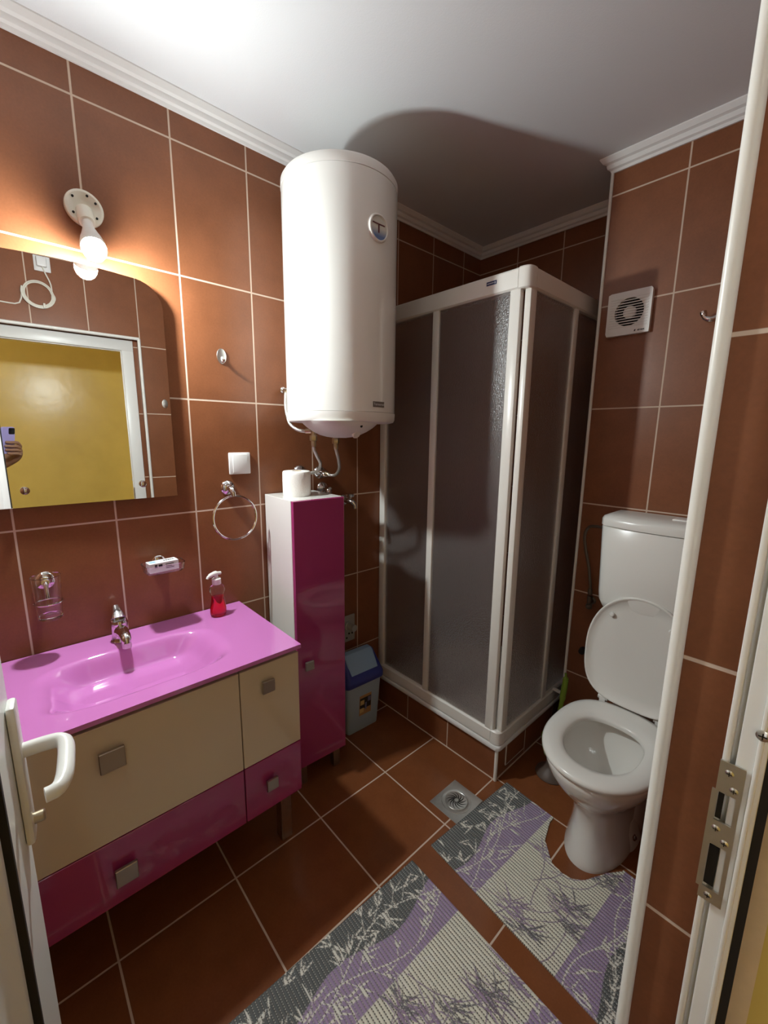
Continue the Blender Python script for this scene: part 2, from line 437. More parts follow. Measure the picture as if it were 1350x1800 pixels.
def screw(x, z, y=FI - 0.0035, r=0.004, par=None, mat=M_steel):
    m_ = MB(); m_.lathe([(0.0005, -0.0016), (r * .6, -0.0014), (r, 0.0), (r, 0.001)], 16, (x, y, z), (0, 1, 0))
    s_ = m_.build('screw', mat, par)
    m2 = MB(); m2.box(x - r * .6, x + r * .6, y - 0.002, y - 0.001, z - r * .1, z + r * .1); m2.box(x - r * .1, x + r * .1, y - 0.002, y - 0.001, z - r * .6, z + r * .6)
    m2.build('screw_slot', M_dark, s_, smooth=False)
    return s_
for (x, z) in ((1.541, 1.098), (1.547, 1.080), (1.538, 1.026), (1.547, 1.013), (1.541, 0.938)): screw(x, z, par=spo)
screw(1.5610, 1.157, FI - 0.006, 0.006, par=fr)

# door leaf: opened into the room
HX, HY = 1.530, -0.086; DL = 0.655; DA = math.atan2(0.0906, -0.9959)
TD = Matrix.Translation((HX, HY, 0)) @ Matrix.Rotation(DA, 4, 'Z')      # local x from hinge to free edge, local -y = face seen
leaf = bpy.data.objects.new('door_1', None); COL.objects.link(leaf); leaf.location = (HX, HY, 0)
struct(leaf, 'white plastic door standing open into the bathroom', 'door')
mb = MB(TD)
mb.box(0, DL - 0.008, 0.0, 0.042, 0.012, 1.935, 0.003)
mb.box(DL - 0.012, DL, 0.022, 0.046, 0.012, 1.935, 0.002)
mb.build('leaf_stile', M_pvc, leaf)
mb = MB(TD); mb.box(0.424, 0.430, -0.0155, 0.002, 0.11, 1.84); mb.build('panel_gasket', M_black, leaf, smooth=False)
mb = MB(TD)
pp = [(0.108, 0.0), (0.109, -0.006), (0.116, -0.010), (0.126, -0.010), (0.137, -0.006), (0.142, 0.0)]
x1 = 0.423
sec = [(x1, 0.0), (x1 - 0.001, -0.007), (x1 - 0.008, -0.0105), (x1 - 0.020, -0.010), (x1 - 0.032, -0.005), (x1 - 0.05, -0.004),
       (0.16, -0.004), (0.142, -0.005), (0.13, -0.010), (0.118, -0.0105), (0.111, -0.007), (0.110, 0.0)]
mb.loft([[Vector((x, y, z)) for x, y in sec] for z in (0.12, 1.83)])
mb.build('leaf_panel', M_pvc, leaf, label='moulded inner door panel')
mb = MB(TD); xp = DL - 0.034
mb.box(xp - 0.016, xp + 0.016, -0.010, 0.0, 0.918, 1.118, 0.004)
pl = mb.build('handle_plate', M_pvc, leaf)
mb = MB(TD)
mb.tube([(xp, -0.008, 1.048), (xp, -0.030, 1.048), (xp - 0.004, -0.047, 1.048), (xp - 0.018, -0.054, 1.047), (xp - 0.050, -0.054, 1.046), (xp - 0.078, -0.052, 1.045), (xp - 0.095, -0.046, 1.044), (xp - 0.099, -0.034, 1.044)],
        [0.0095, 0.0095, 0.0095, 0.0095, 0.0095, 0.0095, 0.009, 0.0085], 12, smooth=4)
mb.build('lever', M_pvc, pl)
mb = MB(TD); mb.lathe([(0.0075, 0), (0.0075, 0.012), (0.006, 0.014)], 16, (xp, -0.008, 0.945), (0, -1, 0)); mb.build('lock_cylinder', M_brass, pl)

# ------------------------------------------------------------------ lamp and mirror
HB = Vector((0.0, 0.2605, 2.083))
lamp = thing('wall_lamp', 'white porcelain lamp holder with lit bare bulb above the mirror', 'lamp', HB)
ax = Vector((0.63, -0.02, -0.777)).normalized()
mb = MB(); mb.lathe([(0.045, 0.0), (0.0475, 0.004), (0.0475, 0.014), (0.046, 0.018), (0.040, 0.019), (0.026, 0.012), (0.020, 0.008), (0.001, 0.007)], 40, HB, (1, 0, 0))
base = mb.build('lamp_base', M_porc, lamp)
for k, a in enumerate((35, 75, 140, 215, 325)):
    c = HB + Vector((0.0185, 0.034 * math.cos(math.radians(a)), 0.034 * math.sin(math.radians(a))))
    MB().cyl(c - Vector((0.002, 0, 0)), c + Vector((0.0006, 0, 0)), 0.0032, n=12).build('mounting_hole', M_dark, base)
s0 = HB + Vector((0.006, 0, -0.006))
MB().lathe([(0.021, 0), (0.0215, 0.045), (0.019, 0.052), (0.0135, 0.052)], 32, s0, ax).build('socket', M_porc, lamp)
MB().lathe([(0.013, 0.032), (0.0135, 0.068), (0.0150, 0.080), (0.0200, 0.102), (0.0265, 0.126), (0.0298, 0.144), (0.0304, 0.153), (0.0304, 0.161), (0.0297, 0.1615), (0.0285, 0.161)], 32, s0, ax).build('bulb_housing', M_pvc, lamp)
mb = MB()
mb.lathe([(0.0295, 0.1616), (0.0302, 0.164), (0.0298, 0.168), (0.0280, 0.176), (0.0235, 0.186), (0.016, 0.1935), (0.008, 0.197), (0.0005, 0.198)], 20, s0, ax)
mb.build('bulb', M_bulb, lamp, label='glowing light bulb dome')

MA = -0.024
TM = Matrix.Translation((0.008, -0.06, 0)) @ Matrix.Rotation(MA, 4, 'Z')    # local y along the mirror, x out of the wall
MW = 0.505
def mirror_outline():
    pts = [(0, 1.241), (MW, 1.241)]
    r = 0.085
    for i in range(11):
        a = PI / 2 * i / 10; pts.append((MW - r + r * math.cos(a), 1.845 + 0.078 * math.sin(a)))
    for i in range(1, 8):
        t = i / 8; y = MW - r + (2 * r - MW) * t; pts.append((y, 1.923 + 0.008 * math.sin(PI * t)))
    for i in range(11):
        a = PI / 2 + PI / 2 * i / 10; pts.append((r + r * math.cos(a), 1.845 + 0.078 * math.sin(a)))
    return pts
mir = thing('mirror', 'frameless wall mirror with rounded top corners above the pink basin', 'mirror', TM @ Vector((0, MW / 2, 1.241)))
ol = mirror_outline()
MB(TM).prism(ol, lambda y, z: (0.0, y, z), lambda y, z: (0.004, y, z)).build('mirror_backing', M_mirredge, mir, smooth=False)
MB(TM).prism(ol, lambda y, z: (0.0042, y, z), lambda y, z: (0.0052, y, z)).build('mirror_glass', M_mirror, mir, smooth=False)
for y in (0.104, 0.402):
    mb = MB(TM); mb.lathe([(0.011, 0.0), (0.011, 0.006), (0.009, 0.010), (0.004, 0.012), (0.0005, 0.0122)], 20, (0.0052, y, 1.289), (1, 0, 0)); mb.build('mirror_stud', M_chrome, mir)
for y in (0.104, 0.402):
    mb = MB(TM); mb.cyl((-0.03, y, 1.289), (0.0, y, 1.289), 0.008); mb.build('mirror_spacer', M_chrome, mir)

# ------------------------------------------------------------------ vanity cabinet and basin
VY0, VY1, VX, VZ0, VZ1 = -0.175, 0.645, 0.45, 0.252, 0.766
van = thing('vanity_cabinet', 'cream and magenta vanity cabinet on metal legs under the pink basin', 'cabinet', (0.22, 0.235, 0))
mb = MB(); t = 0.016
mb.box(0.012, VX, VY0, VY0 + t, VZ0, VZ1); mb.box(0.012, VX, VY1 - t, VY1, VZ0, VZ1); mb.box(0.012, VX, VY0, VY1, VZ0, VZ0 + t); mb.box(0.012, 0.03, VY0, VY1, VZ0, VZ1)
mb.box(0.012, VX, 0.437, 0.453, VZ0, VZ1)
mb.build('carcass', M_whitelam, van, smooth=False)
def front(y0, y1, z0, z1, mat, ky, kz, ks, lab):
    d = MB().box(VX + 0.001, VX + 0.019, y0, y1, z0, z1, 0.0015, 1).build('drawer', mat, van, label=lab)
    m_ = MB(); m_.box(VX + 0.019, VX + 0.030, ky - 0.006, ky + 0.006, kz - 0.006, kz + 0.006); m_.box(VX + 0.030, VX + 0.040, ky - ks / 2, ky + ks / 2, kz - ks / 2, kz + ks / 2, 0.0015, 1)
    m_.build('knob', M_knob, d)
front(VY0 + 0.002, 0.4455, 0.4435, 0.764, M_cream, 0.120, 0.677, 0.054, 'wide cream drawer front')
front(0.4485, VY1, 0.4435, 0.764, M_cream, 0.530, 0.697, 0.040, 'narrow cream drawer front')
front(VY0 + 0.002, 0.4455, 0.253, 0.4405, M_magenta, 0.122, 0.343, 0.050, 'wide magenta drawer front')
front(0.4485, VY1, 0.253, 0.4405, M_magenta, 0.530, 0.353, 0.038, 'narrow magenta drawer front')
for x in (0.05, 0.372):
    for y in (VY0 + 0.03, 0.624):
        MB().box(x - 0.020, x + 0.020, y - 0.020, y + 0.020, 0.0, VZ0, 0.002, 1).build('leg', M_steel, van)

BX0, BX1, BY0, BY1, BZ = 0.004, 0.476, -0.187, 0.652, 0.790
def basin():
    nx, ny = 96, 150
    mb = MB(); bm = mb.bm
    def depth(x, y):
        # bowl: rounded rectangle 0.135..0.408 by 0.005..0.475, right end tapering
        hx = 0.1365; cx = 0.2715; cy = 0.235; hy = 0.235
        u = abs(x - cx) / hx; v = abs(y - cy) / hy
        taper = 1 - 0.18 * max(0, v - 0.45)
        q = ((u / taper) ** 5 + v ** 5) ** 0.2
        if q >= 1.06: return 0
        s = min(1.0, max(0.0, (1.06 - q) / 0.36))
        s = s * s * (3 - 2 * s)
        side = min(1.0, max(0.0, (1.03 - v) / 0.55)); side = side * side * (3 - 2 * side)
        return 0.062 * s * (0.25 + 0.75 * side) + 0.008 * s * (1 - u)
    def lip(x, y):
        e = min(x - BX0, BX1 - x, y - BY0, BY1 - y)
        return 0.0
    g = []
    for i in range(nx + 1):
        row = []
        for j in range(ny + 1):
            x = BX0 + (BX1 - BX0) * i / nx; y = BY0 + (BY1 - BY0) * j / ny
            row.append(bm.verts.new((x, y, BZ - depth(x, y))))
        g.append(row)
    for i in range(nx):
        for j in range(ny): bm.faces.new([g[i][j], g[i + 1][j], g[i + 1][j + 1], g[i][j + 1]])
    # rim skirt
    per = [g[i][0] for i in range(nx + 1)] + [g[nx][j] for j in range(1, ny + 1)] + [g[i][ny] for i in range(nx - 1, -1, -1)] + [g[0][j] for j in range(ny - 1, 0, -1)]
    lo = [bm.verts.new(v.co - Vector((0, 0, 0.013))) for v in per]
    n = len(per)
    for k in range(n): bm.faces.new([per[k], per[(k + 1) % n], lo[(k + 1) % n], lo[k]])
    # under face of the rim (a flat ring 4 cm wide)
    ins = [bm.verts.new((min(max(v.co.x, BX0 + 0.04), BX1 - 0.04), min(max(v.co.y, BY0 + 0.04), BY1 - 0.04), BZ - 0.013)) for v in per]
    for k in range(n):
        try: bm.faces.new([lo[k], lo[(k + 1) % n], ins[(k + 1) % n], ins[k]])
        except ValueError: pass
    return mb
bs = thing('washbasin', 'glossy pink glass washbasin top on the vanity cabinet', 'washbasin', (0.24, 0.235, 0.70))
basin().build('basin_top', M_pinkglass, bs, angle=40)

fa = thing('faucet', 'chrome single lever mixer tap at the back of the pink basin', 'faucet', (0.066, 0.226, BZ))
mb = MB(); mb.lathe([(0.026, 0), (0.027, 0.004), (0.024, 0.008), (0.0225, 0.03), (0.024, 0.05), (0.0255, 0.062), (0.022, 0.072), (0.0005, 0.074)], 28, (0.066, 0.226, BZ), (0.05, 0, 1))
mb.build('tap_body', M_chrome, fa)
mb = MB(); mb.tube([(0.070, 0.226, BZ + 0.034), (0.105, 0.226, BZ + 0.044), (0.140, 0.226, BZ + 0.046), (0.160, 0.226, BZ + 0.040), (0.166, 0.226, BZ + 0.026)], [0.019, 0.0175, 0.0155, 0.0145, 0.013], 16, smooth=4)
sp_ = mb.build('spout', M_chrome, fa)
MB().cyl((0.166, 0.226, BZ + 0.030), (0.167, 0.226, BZ + 0.014), 0.0125, n=20).build('aerator', M_steel, sp_)
mb = MB()
rings = []
for s, (cx, cz, hw, th) in enumerate(((0.060, 0.068, 0.020, 0.010), (0.072, 0.080, 0.021, 0.010), (0.062, 0.092, 0.017, 0.007), (0.046, 0.102, 0.013, 0.005), (0.034, 0.110, 0.009, 0.004))):
    rings.append([Vector((cx + th * math.sin(a) * 0.9, 0.226 + hw * math.cos(a), BZ + cz + th * math.sin(a) * 0.5)) for a in [2 * PI * k / 14 for k in range(14)]])
mb.loft(rings); mb.build('lever', M_chrome, fa)

# soap dispenser
sd = thing('soap_dispenser', 'clear pump bottle half full of red liquid soap on the pink basin', 'soap dispenser', (0.085, 0.538, BZ))
o_ = (0.085, 0.538, BZ)
bprof = [(0.0005, 0.001), (0.022, 0.001), (0.027, 0.004), (0.029, 0.014), (0.0285, 0.03), (0.0245, 0.055), (0.0215, 0.074), (0.023, 0.086), (0.0275, 0.098), (0.0275, 0.106), (0.022, 0.116), (0.0135, 0.122), (0.0125, 0.130)]
MB().lathe(bprof, 36, o_, sx=0.85).build('bottle', M_bottle, sd)
lq = [(0.0005, 0.003), (0.021, 0.003), (0.0255, 0.006), (0.0275, 0.014), (0.0270, 0.03), (0.023, 0.055), (0.020, 0.074), (0.0205, 0.080), (0.0005, 0.0805)]
MB().lathe(lq, 36, o_, sx=0.85).build('liquid', M_liquid, sd)
mb = MB(); mb.lathe([(0.0145, 0.122), (0.0155, 0.124), (0.0155, 0.142), (0.013, 0.145), (0.0065, 0.146), (0.0065, 0.158), (0.0005, 0.158)], 28, o_)
mb.build('collar', M_capplast, sd)
mb = MB(); ca, sa = 0.25, -0.97
mb.tube([(0.085 - 0.018 * ca, 0.538 - 0.018 * sa, BZ + 0.160), (0.085, 0.538, BZ + 0.163), (0.085 + 0.018 * ca, 0.538 + 0.018 * sa, BZ + 0.162), (0.085 + 0.032 * ca, 0.538 + 0.032 * sa, BZ + 0.157), (0.085 + 0.037 * ca, 0.538 + 0.037 * sa, BZ + 0.151)], [0.006, 0.009, 0.008, 0.0055, 0.0045], 14, smooth=4)
mb.build('pump_head', M_seat, sd)
# label wrapped on the right side of the bottle
mb = MB(); bm = mb.bm; vv = []
for i in range(9):
    a = math.radians(62 + 4.5 * i * 1.6); row = []
    for j in range(9):
        z = 0.018 + 0.054 * j / 8; wv = math.sin(PI * (0.08 + 0.84 * j / 8)) ** 0.5
        am = math.radians(92); aa = am + (a - am) * wv
        rb = np.interp(z, [p[1] for p in bprof], [p[0] for p in bprof]) + 0.0006
        row.append(bm.verts.new((o_[0] + rb * 0.85 * math.cos(aa), o_[1] + rb * math.sin(aa), BZ + z)))
    vv.append(row)
for i in range(8):
    for j in range(8): bm.faces.new([vv[i][j], vv[i + 1][j], vv[i + 1][j + 1], vv[i][j + 1]])
lb = mb.build('bottle_label', M_card, sd)
sm = lb.modifiers.new('solid', 'SOLIDIFY'); sm.thickness = 0.0003

# ------------------------------------------------------------------ wall accessories on the mirror wall
th = thing('tumbler_holder', 'chrome wall bracket and ring carrying the glass tumbler', 'holder', (0, 0.06, 0.965))
mb = MB(); mb.lathe([(0.024, 0), (0.024, 0.006), (0.020, 0.010), (0.012, 0.012), (0.010, 0.020)], 28, (0, 0.060, 1.018), (1, 0, 0)); mb.build('wall_rosette', M_chrome, th)
mb = MB(); mb.tube([(0.015, 0.060, 1.018), (0.024, 0.060, 1.010), (0.028, 0.060, 0.990), (0.030, 0.060, 0.968)], 0.006, 12, smooth=4); mb.build('bracket', M_chrome, th)
TC = (0.066, 0.060)
mb = MB(); mb.tube([(TC[0] + 0.0345 * math.cos(2 * PI * k / 40), TC[1] + 0.0345 * math.sin(2 * PI * k / 40), 0.966) for k in range(40)], 0.0026, 8, closed=True); mb.build('ring', M_chrome, th)
tg = MB(); tg.lathe([(0.0005, 0.914), (0.0265, 0.914), (0.0290, 0.917), (0.0305, 0.94), (0.0315, 0.97), (0.0350, 1.044), (0.0355, 1.0455), (0.0338, 1.044), (0.0302, 0.97), (0.0290, 0.94), (0.0280, 0.926), (0.0005, 0.924)], 40, (TC[0], TC[1], 0))
tag(recentre(tg.build('tumbler', M_glass, None)), 'clear glass tumbler held in the chrome wall ring left of the tap', 'tumbler')

dh = thing('soap_dish', 'clear glass soap dish on a chrome wall mount under the mirror', 'soap dish', (0, 0.372, 1.0))
mb = MB(); mb.lathe([(0.022, 0), (0.022, 0.006), (0.018, 0.010), (0.008, 0.012), (0.008, 0.022)], 24, (0, 0.372, 1.012), (1, 0, 0)); mb.build('wall_rosette', M_chrome, dh)
mb = MB()
def rr3(x0, x1, y0, y1, r, z): return [Vector((x, y, z)) for x, y in rrect(x0, x1, y0, y1, r, 5)]
mb.loft([rr3(0.030, 0.094, 0.320, 0.424, 0.012, 0.992), rr3(0.024, 0.101, 0.313, 0.431, 0.018, 0.998), rr3(0.020, 0.105, 0.309, 0.435, 0.020, 1.022),
         rr3(0.0235, 0.1015, 0.3125, 0.4315, 0.017, 1.022), rr3(0.0275, 0.0975, 0.3165, 0.4275, 0.015, 1.000), rr3(0.032, 0.092, 0.322, 0.422, 0.010, 0.9965)])
mb.build('dish', M_glass, dh)
bx = thing('toothpaste_box', 'small white printed carton lying in the glass soap dish', 'box', (0.066, 0.368, 0.9975))
TB = Matrix.Translation((0.064, 0.369, 0.9972)) @ Matrix.Rotation(math.radians(4), 4, 'Z')
MB(TB).box(-0.019, 0.019, -0.046, 0.046, 0, 0.032, 0.001, 1).build('carton', M_card, bx)
mb = MB(TB)
for (y0, y1, z0, z1) in ((-0.030, -0.022, 0.017, 0.027), (-0.018, -0.006, 0.018, 0.026), (0.004, 0.030, 0.022, 0.0245), (0.004, 0.024, 0.016, 0.018), (0.004, 0.030, 0.010, 0.012)):
    mb.box(0.019, 0.0193, y0, y1, z0, z1)
for k, y in enumerate((0.004, 0.011, 0.018, 0.025, 0.032)): mb.box(-0.006, 0.004, y, y + 0.005, 0.032, 0.0323)
mb.build('print', M_ink, bx, smooth=False)
mb = MB(TB); mb.box(-0.012, 0.010, -0.040, -0.020, 0.032, 0.0322); mb.build('print_patch', M_binflap, bx, smooth=False, label='pale blue printed patch')

tr = thing('towel_ring', 'chrome towel ring hanging on the wall beside the tall cabinet', 'towel ring', (0, 0.635, 1.24))
mb = MB(); mb.lathe([(0.027, 0), (0.027, 0.005), (0.023, 0.010), (0.019, 0.012), (0.019, 0.016), (0.013, 0.020)], 32, (0, 0.632, 1.252), (1, 0, 0)); mb.build('wall_rosette', M_chrome, tr)
mb = MB(); mb.tube([(0.014, 0.632, 1.252), (0.034, 0.632, 1.250), (0.047, 0.633, 1.240), (0.050, 0.634, 1.225)], [0.013, 0.012, 0.010, 0.009], 14, smooth=4); mb.build('arm', M_chrome, tr)
RC = Vector((0.046, 0.638, 1.142)); RR = 0.083
mb = MB(); mb.tube([RC + Vector((0.004 * math.cos(a) * -1, RR * math.sin(a), RR * math.cos(a))) for a in [2 * PI * k / 64 for k in range(64)]], 0.0042, 10, closed=True); mb.build('ring', M_chrome, tr)

sw = thing('light_switch', 'square white light switch above the towel ring', 'switch', (0, 0.683, 1.302))
MB().box(0, 0.009, 0.641, 0.725, 1.302, 1.384, 0.003).build('switch_frame', M_switch, sw)
MB().box(0.009, 0.013, 0.654, 0.713, 1.308, 1.378, 0.002).build('rocker', M_switch, sw)

def oval_hook(name, y, z, label, side=1, x=0.0):
    h = thing(name, label, 'hook', (x, y, z))
    m_ = MB(); m_.lathe([(0.0165, 0), (0.0175, 0.0015), (0.0165, 0.004), (0.012, 0.0048), (0.0005, 0.005)], 28, (x, y, z), (side, 0, 0))
    ob = m_.bm; bmesh.ops.scale(ob, vec=(1, 1, 1.55), space=Matrix.Translation((-x, -y, -z)), verts=ob.verts)
    m_.build('hook_plate', M_steel, h)
    m_ = MB(); m_.tube([(x + side * 0.003, y, z - 0.004), (x + side * 0.010, y, z - 0.016), (x + side * 0.018, y, z - 0.021), (x + side * 0.024, y, z - 0.014)], [0.005, 0.005, 0.0045, 0.004], 10, smooth=4)
    m_.build('hook_arm', M_chrome, h)
    return h
oval_hook('wall_hook', 0.637, 1.730, 'small oval chrome hook on the tiles between mirror and water heater')
oval_hook('wall_hook.001', 0.752, 1.638, 'oval chrome hook beside the door frame, seen in the mirror', -1, XR)

# socket with plug and coiled cable over the door (seen in the mirror)
so = thing('wall_socket', 'white wall socket above the door, seen in the mirror', 'socket', (XR, 0.212, 2.287))
MB().box(XR - 0.010, XR, 0.178, 0.248, 2.287, 2.362, 0.003).build('socket_frame', M_switch, so)
MB().box(XR - 0.013, XR - 0.010, 0.184, 0.242, 2.293, 2.356, 0.002).build('socket_face', M_switch, so)
pc = thing('power_cable', 'cream plug with coiled cable hanging from the socket above the door', 'cable', (XR - 0.03, 0.19, 2.17))
MB().box(XR - 0.040, XR - 0.013, 0.189, 0.232, 2.304, 2.352, 0.006).build('plug', M_switch, pc)
pts = [(XR - 0.030, 0.212, 2.304), (XR - 0.022, 0.222, 2.275), (XR - 0.014, 0.240, 2.225)]
for k in range(62):
    a = -0.1 - 2 * PI * k / 24; r_ = 0.057 + 0.006 * (k // 24)
    pts.append((XR - 0.012 - 0.0002 * k, 0.182 + r_ * math.cos(a), 2.168 + r_ * math.sin(a)))
pts += [(XR - 0.008, 0.10, 2.113), (XR - 0.006, 0.03, 2.105), (XR - 0.006, -0.06, 2.11), (XR - 0.006, -0.3, 2.11), (XR - 0.006, YN + 0.01, 2.11)]
MB().tube(pts, 0.0035, 8, smooth=3).build('cable', M_cable, pc)
MB().box(XR - 0.034, XR - 0.004, 0.196, 0.206, 2.098, 2.124, 0.003).build('cable_tie', M_cable, pc)

# ------------------------------------------------------------------ water heater
HCX, HCY, HR = 0.230, 1.004, 0.2055
wh = thing('water_heater', 'tall white cylindrical water heater hung on the tiled wall', 'water heater', (HCX, HCY, 1.44))
oH = (HCX, HCY, 0)
MB().lathe([(HR - 0.001, 1.536), (HR, 1.537), (HR, 2.287), (HR - 0.001, 2.288)], 96, oH, cap=True).build('tank', M_enamel, wh)
MB().lathe([(0.10, 1.500), (HR - 0.016, 1.500), (HR - 0.005, 1.503), (HR, 1.512), (HR + 0.001, 1.535), (HR - 0.002, 1.5355)], 96, oH).build('bottom_cap', M_capplast, wh)
MB().lathe([(HR - 0.002, 2.2885), (HR + 0.001, 2.289), (HR + 0.0005, 2.312), (HR - 0.006, 2.322), (HR - 0.02, 2.327), (0.10, 2.332), (0.0005, 2.333)], 96, oH).build('top_cap', M_capplast, wh)
mb = MB(); mb.box(0, 0.06, HCY - 0.07, HCY + 0.07, 1.62, 2.20); mb.build('wall_bracket', M_capplast, wh, smooth=False)
# control cover under the heater
mb = MB(); rings = []
for (z, rx, ry, cx, cy) in ((1.502, 0.128, 0.134, 0.290, 0.952), (1.493, 0.125, 0.126, 0.290, 0.952), (1.480, 0.117, 0.108, 0.290, 0.951), (1.466, 0.104, 0.084, 0.289, 0.950), (1.454, 0.084, 0.058, 0.288, 0.950), (1.447, 0.058, 0.034, 0.287, 0.951), (1.444, 0.030, 0.016, 0.286, 0.952)):
    ring = []
    for k in range(40):
        a = 2 * PI * k / 40; c, s = math.cos(a), math.sin(a); e = 2 / 2.6
        ring.append(Vector((cx + rx * abs(c) ** e * (1 if c > 0 else -1), cy + ry * abs(s) ** e * (1 if s > 0 else -1), z)))
    rings.append(ring)
cov = mb.loft(rings).build('control_cover', M_capplast, wh, angle=50)
mb = MB(); mb.lathe([(0.0165, -0.004), (0.0165, 0.006), (0.014, 0.009), (0.0005, 0.009)], 24, (0.377, 0.957, 1.460), (0.80, 0.05, -0.60)); mb.build('thermostat_knob', M_porc, cov)
mb = MB(); mb.cyl((0.402, 0.956, 1.487), (0.4115, 0.956, 1.4855), 0.005, n=14); mb.build('indicator_hole', M_dark, cov)
# thermometer dial
da = math.radians(0.5); dn = Vector((math.cos(da), math.sin(da), 0)); dc = Vector((HCX, HCY, 2.123)) + dn * (HR - 0.004)
mb = MB(); mb.lathe([(0.043, 0.0), (0.043, 0.006), (0.0405, 0.011), (0.037, 0.012), (0.0355, 0.009), (0.0355, 0.004)], 40, dc, dn); dial = mb.build('dial_bezel', M_capplast, wh)
def dial_face_mat():
    m, nt, b = newmat('dial_face'); g = nt.nodes.new('ShaderNodeNewGeometry'); s = nt.nodes.new('ShaderNodeSeparateXYZ'); nt.links.new(g.outputs['Position'], s.inputs[0])
    r = nt.nodes.new('ShaderNodeMapRange'); r.inputs[1].default_value = 2.100; r.inputs[2].default_value = 2.124; nt.links.new(s.outputs[2], r.inputs[0])
    x = nt.nodes.new('ShaderNodeMixRGB'); x.inputs[1].default_value = (0.10, 0.17, 0.36, 1); x.inputs[2].default_value = (0.62, 0.62, 0.56, 1); nt.links.new(r.outputs[0], x.inputs[0]); nt.links.new(x.outputs[0], b.inputs['Base Color'])
    b.inputs['Roughness'].default_value = 0.12; b.inputs['Coat Weight'].default_value = 0.8
    return m
mb = MB(); mb.lathe([(0.0355, 0.004), (0.0355, 0.007), (0.0005, 0.007)], 40, dc, dn); mb.build('dial_face', dial_face_mat(), dial)
mb = MB(); dt = Vector((-dn.y, dn.x, 0)); Tn = Matrix((( *dt, 0), (0, 0, 1, 0), (*dn, 0), (0, 0, 0, 1))).transposed(); Tn.translation = dc
mb = MB(Tn); mb.box(-0.026, 0.026, 0.010, 0.0135, 0.0072, 0.0085); mb.box(-0.0025, 0.0025, -0.014, 0.010, 0.0072, 0.0085); mb.build('needle', M_red, dial, smooth=False)
def on_tank(phi, z, lift=0.0005):
    n_ = Vector((math.cos(phi), math.sin(phi), 0)); t_ = Vector((-n_.y, n_.x, 0))
    m_ = Matrix(((*t_, 0), (0, 0, 1, 0), (*n_, 0), (0, 0, 0, 1))).transposed(); m_.translation = Vector((HCX, HCY, z)) + n_ * (HR + lift)
    return m_
mb = MB(on_tank(math.radians(2.9), 1.562)); mb.box(-0.026, 0.026, -0.0095, 0.0095, -0.003, 0.0012); bad = mb.build('badge', M_badge, wh, smooth=False, label='small grey maker badge')
text_mesh('badge_text', 'Termorad', 0.0125, M_pale, bad, on_tank(math.radians(2.9), 1.562, 0.0018), bold=0.0002)
# pipe stubs
for (y, z0, lab) in ((0.893, 1.431, 'pipe_stub'), (0.996, 1.420, 'pipe_stub')):
    mb = MB(); mb.cyl((0.2, y, 1.52), (0.2, y, z0 + 0.022), 0.010, n=16); mb.lathe([(0.013, 0), (0.0145, 0.002), (0.0145, 0.020), (0.013, 0.022)], 6, (0.2, y, z0)); mb.build(lab, M_brass, wh)

def hose(name, pts, label, mat=M_hose, r=0.0065, end=True):
    h = thing(name, label, 'hose', pts[-1])
    MB().tube(pts, r, 12, smooth=6).build('braid', mat, h)
    P = [Vector(p) for p in pts]
    for a, b_ in ((P[0], P[1]), (P[-1], P[-2])):
        d = (b_ - a).normalized(); MB().lathe([(0.0095, -0.002), (0.0095, 0.018), (0.008, 0.022)], 12, a, d).build('hose_nut', M_brass if mat is M_hose else M_hosedark, h)
    return h
hose('water_hose', [(0.026, 0.876, 1.625), (0.040, 0.872, 1.618), (0.050, 0.864, 1.595), (0.075, 0.850, 1.555), (0.11, 0.838, 1.515), (0.135, 0.835, 1.490), (0.16, 0.846, 1.473), (0.18, 0.868, 1.467), (0.197, 0.884, 1.468)], 'silver hose curling up the left side of the water heater to the wall')
hose('water_hose.001', [(0.2, 0.893, 1.431), (0.2, 0.894, 1.402), (0.196, 0.912, 1.370), (0.182, 0.934, 1.342), (0.15, 0.945, 1.315), (0.105, 0.944, 1.300), (0.055, 0.946, 1.298)], 'silver hose from the left heater pipe down behind the toilet roll')
hose('water_hose.002', [(0.2, 0.996, 1.42), (0.2, 0.998, 1.395), (0.19, 1.017, 1.354), (0.165, 1.038, 1.318), (0.125, 1.050, 1.289), (0.085, 1.049, 1.283), (0.055, 1.047, 1.289)], 'silver hose from the right heater pipe to the chrome valve')
def valve(name, y, z, label, cat='valve', knob=True, out=0.05):
    v = thing(name, label, cat, (0, y, z))
    m_ = MB(); m_.lathe([(0.030, 0), (0.029, 0.004), (0.022, 0.012), (0.013, 0.016), (0.010, 0.020), (0.010, out)], 28, (0, y, z), (1, 0, 0)); m_.build('wall_rosette', M_chrome, v)
    if knob:
        m_ = MB(); m_.lathe([(0.012, 0), (0.014, 0.004), (0.014, 0.016), (0.010, 0.020)], 12, (out - 0.012, y, z), (0.3, 0, -1)); m_.build('valve_knob', M_chrome, v)
    return v
valve('stop_valve', 0.950, 1.298, 'chrome valve rosette half hidden behind the toilet roll')
valve('stop_valve.001', 1.050, 1.290, 'chrome valve fed by the right heater hose')
valve('stop_valve.002', 1.064, 1.218, 'lower chrome valve just above the tall cabinet top', out=0.06)
MB_ = MB(); MB_.lathe([(0.012, 0), (0.012, 0.006), (0.006, 0.009), (0.006, 0.03)], 16, (0, 0.878, 1.630), (1, 0, 0)); tag(recentre(MB_.build('pipe_fitting', M_chrome)), 'small chrome wall fitting left of the water heater', 'fitting')
tp = thing('bib_tap', 'chrome garden style tap on the tiles right of the tall cabinet', 'tap', (0, 1.185, 1.146))
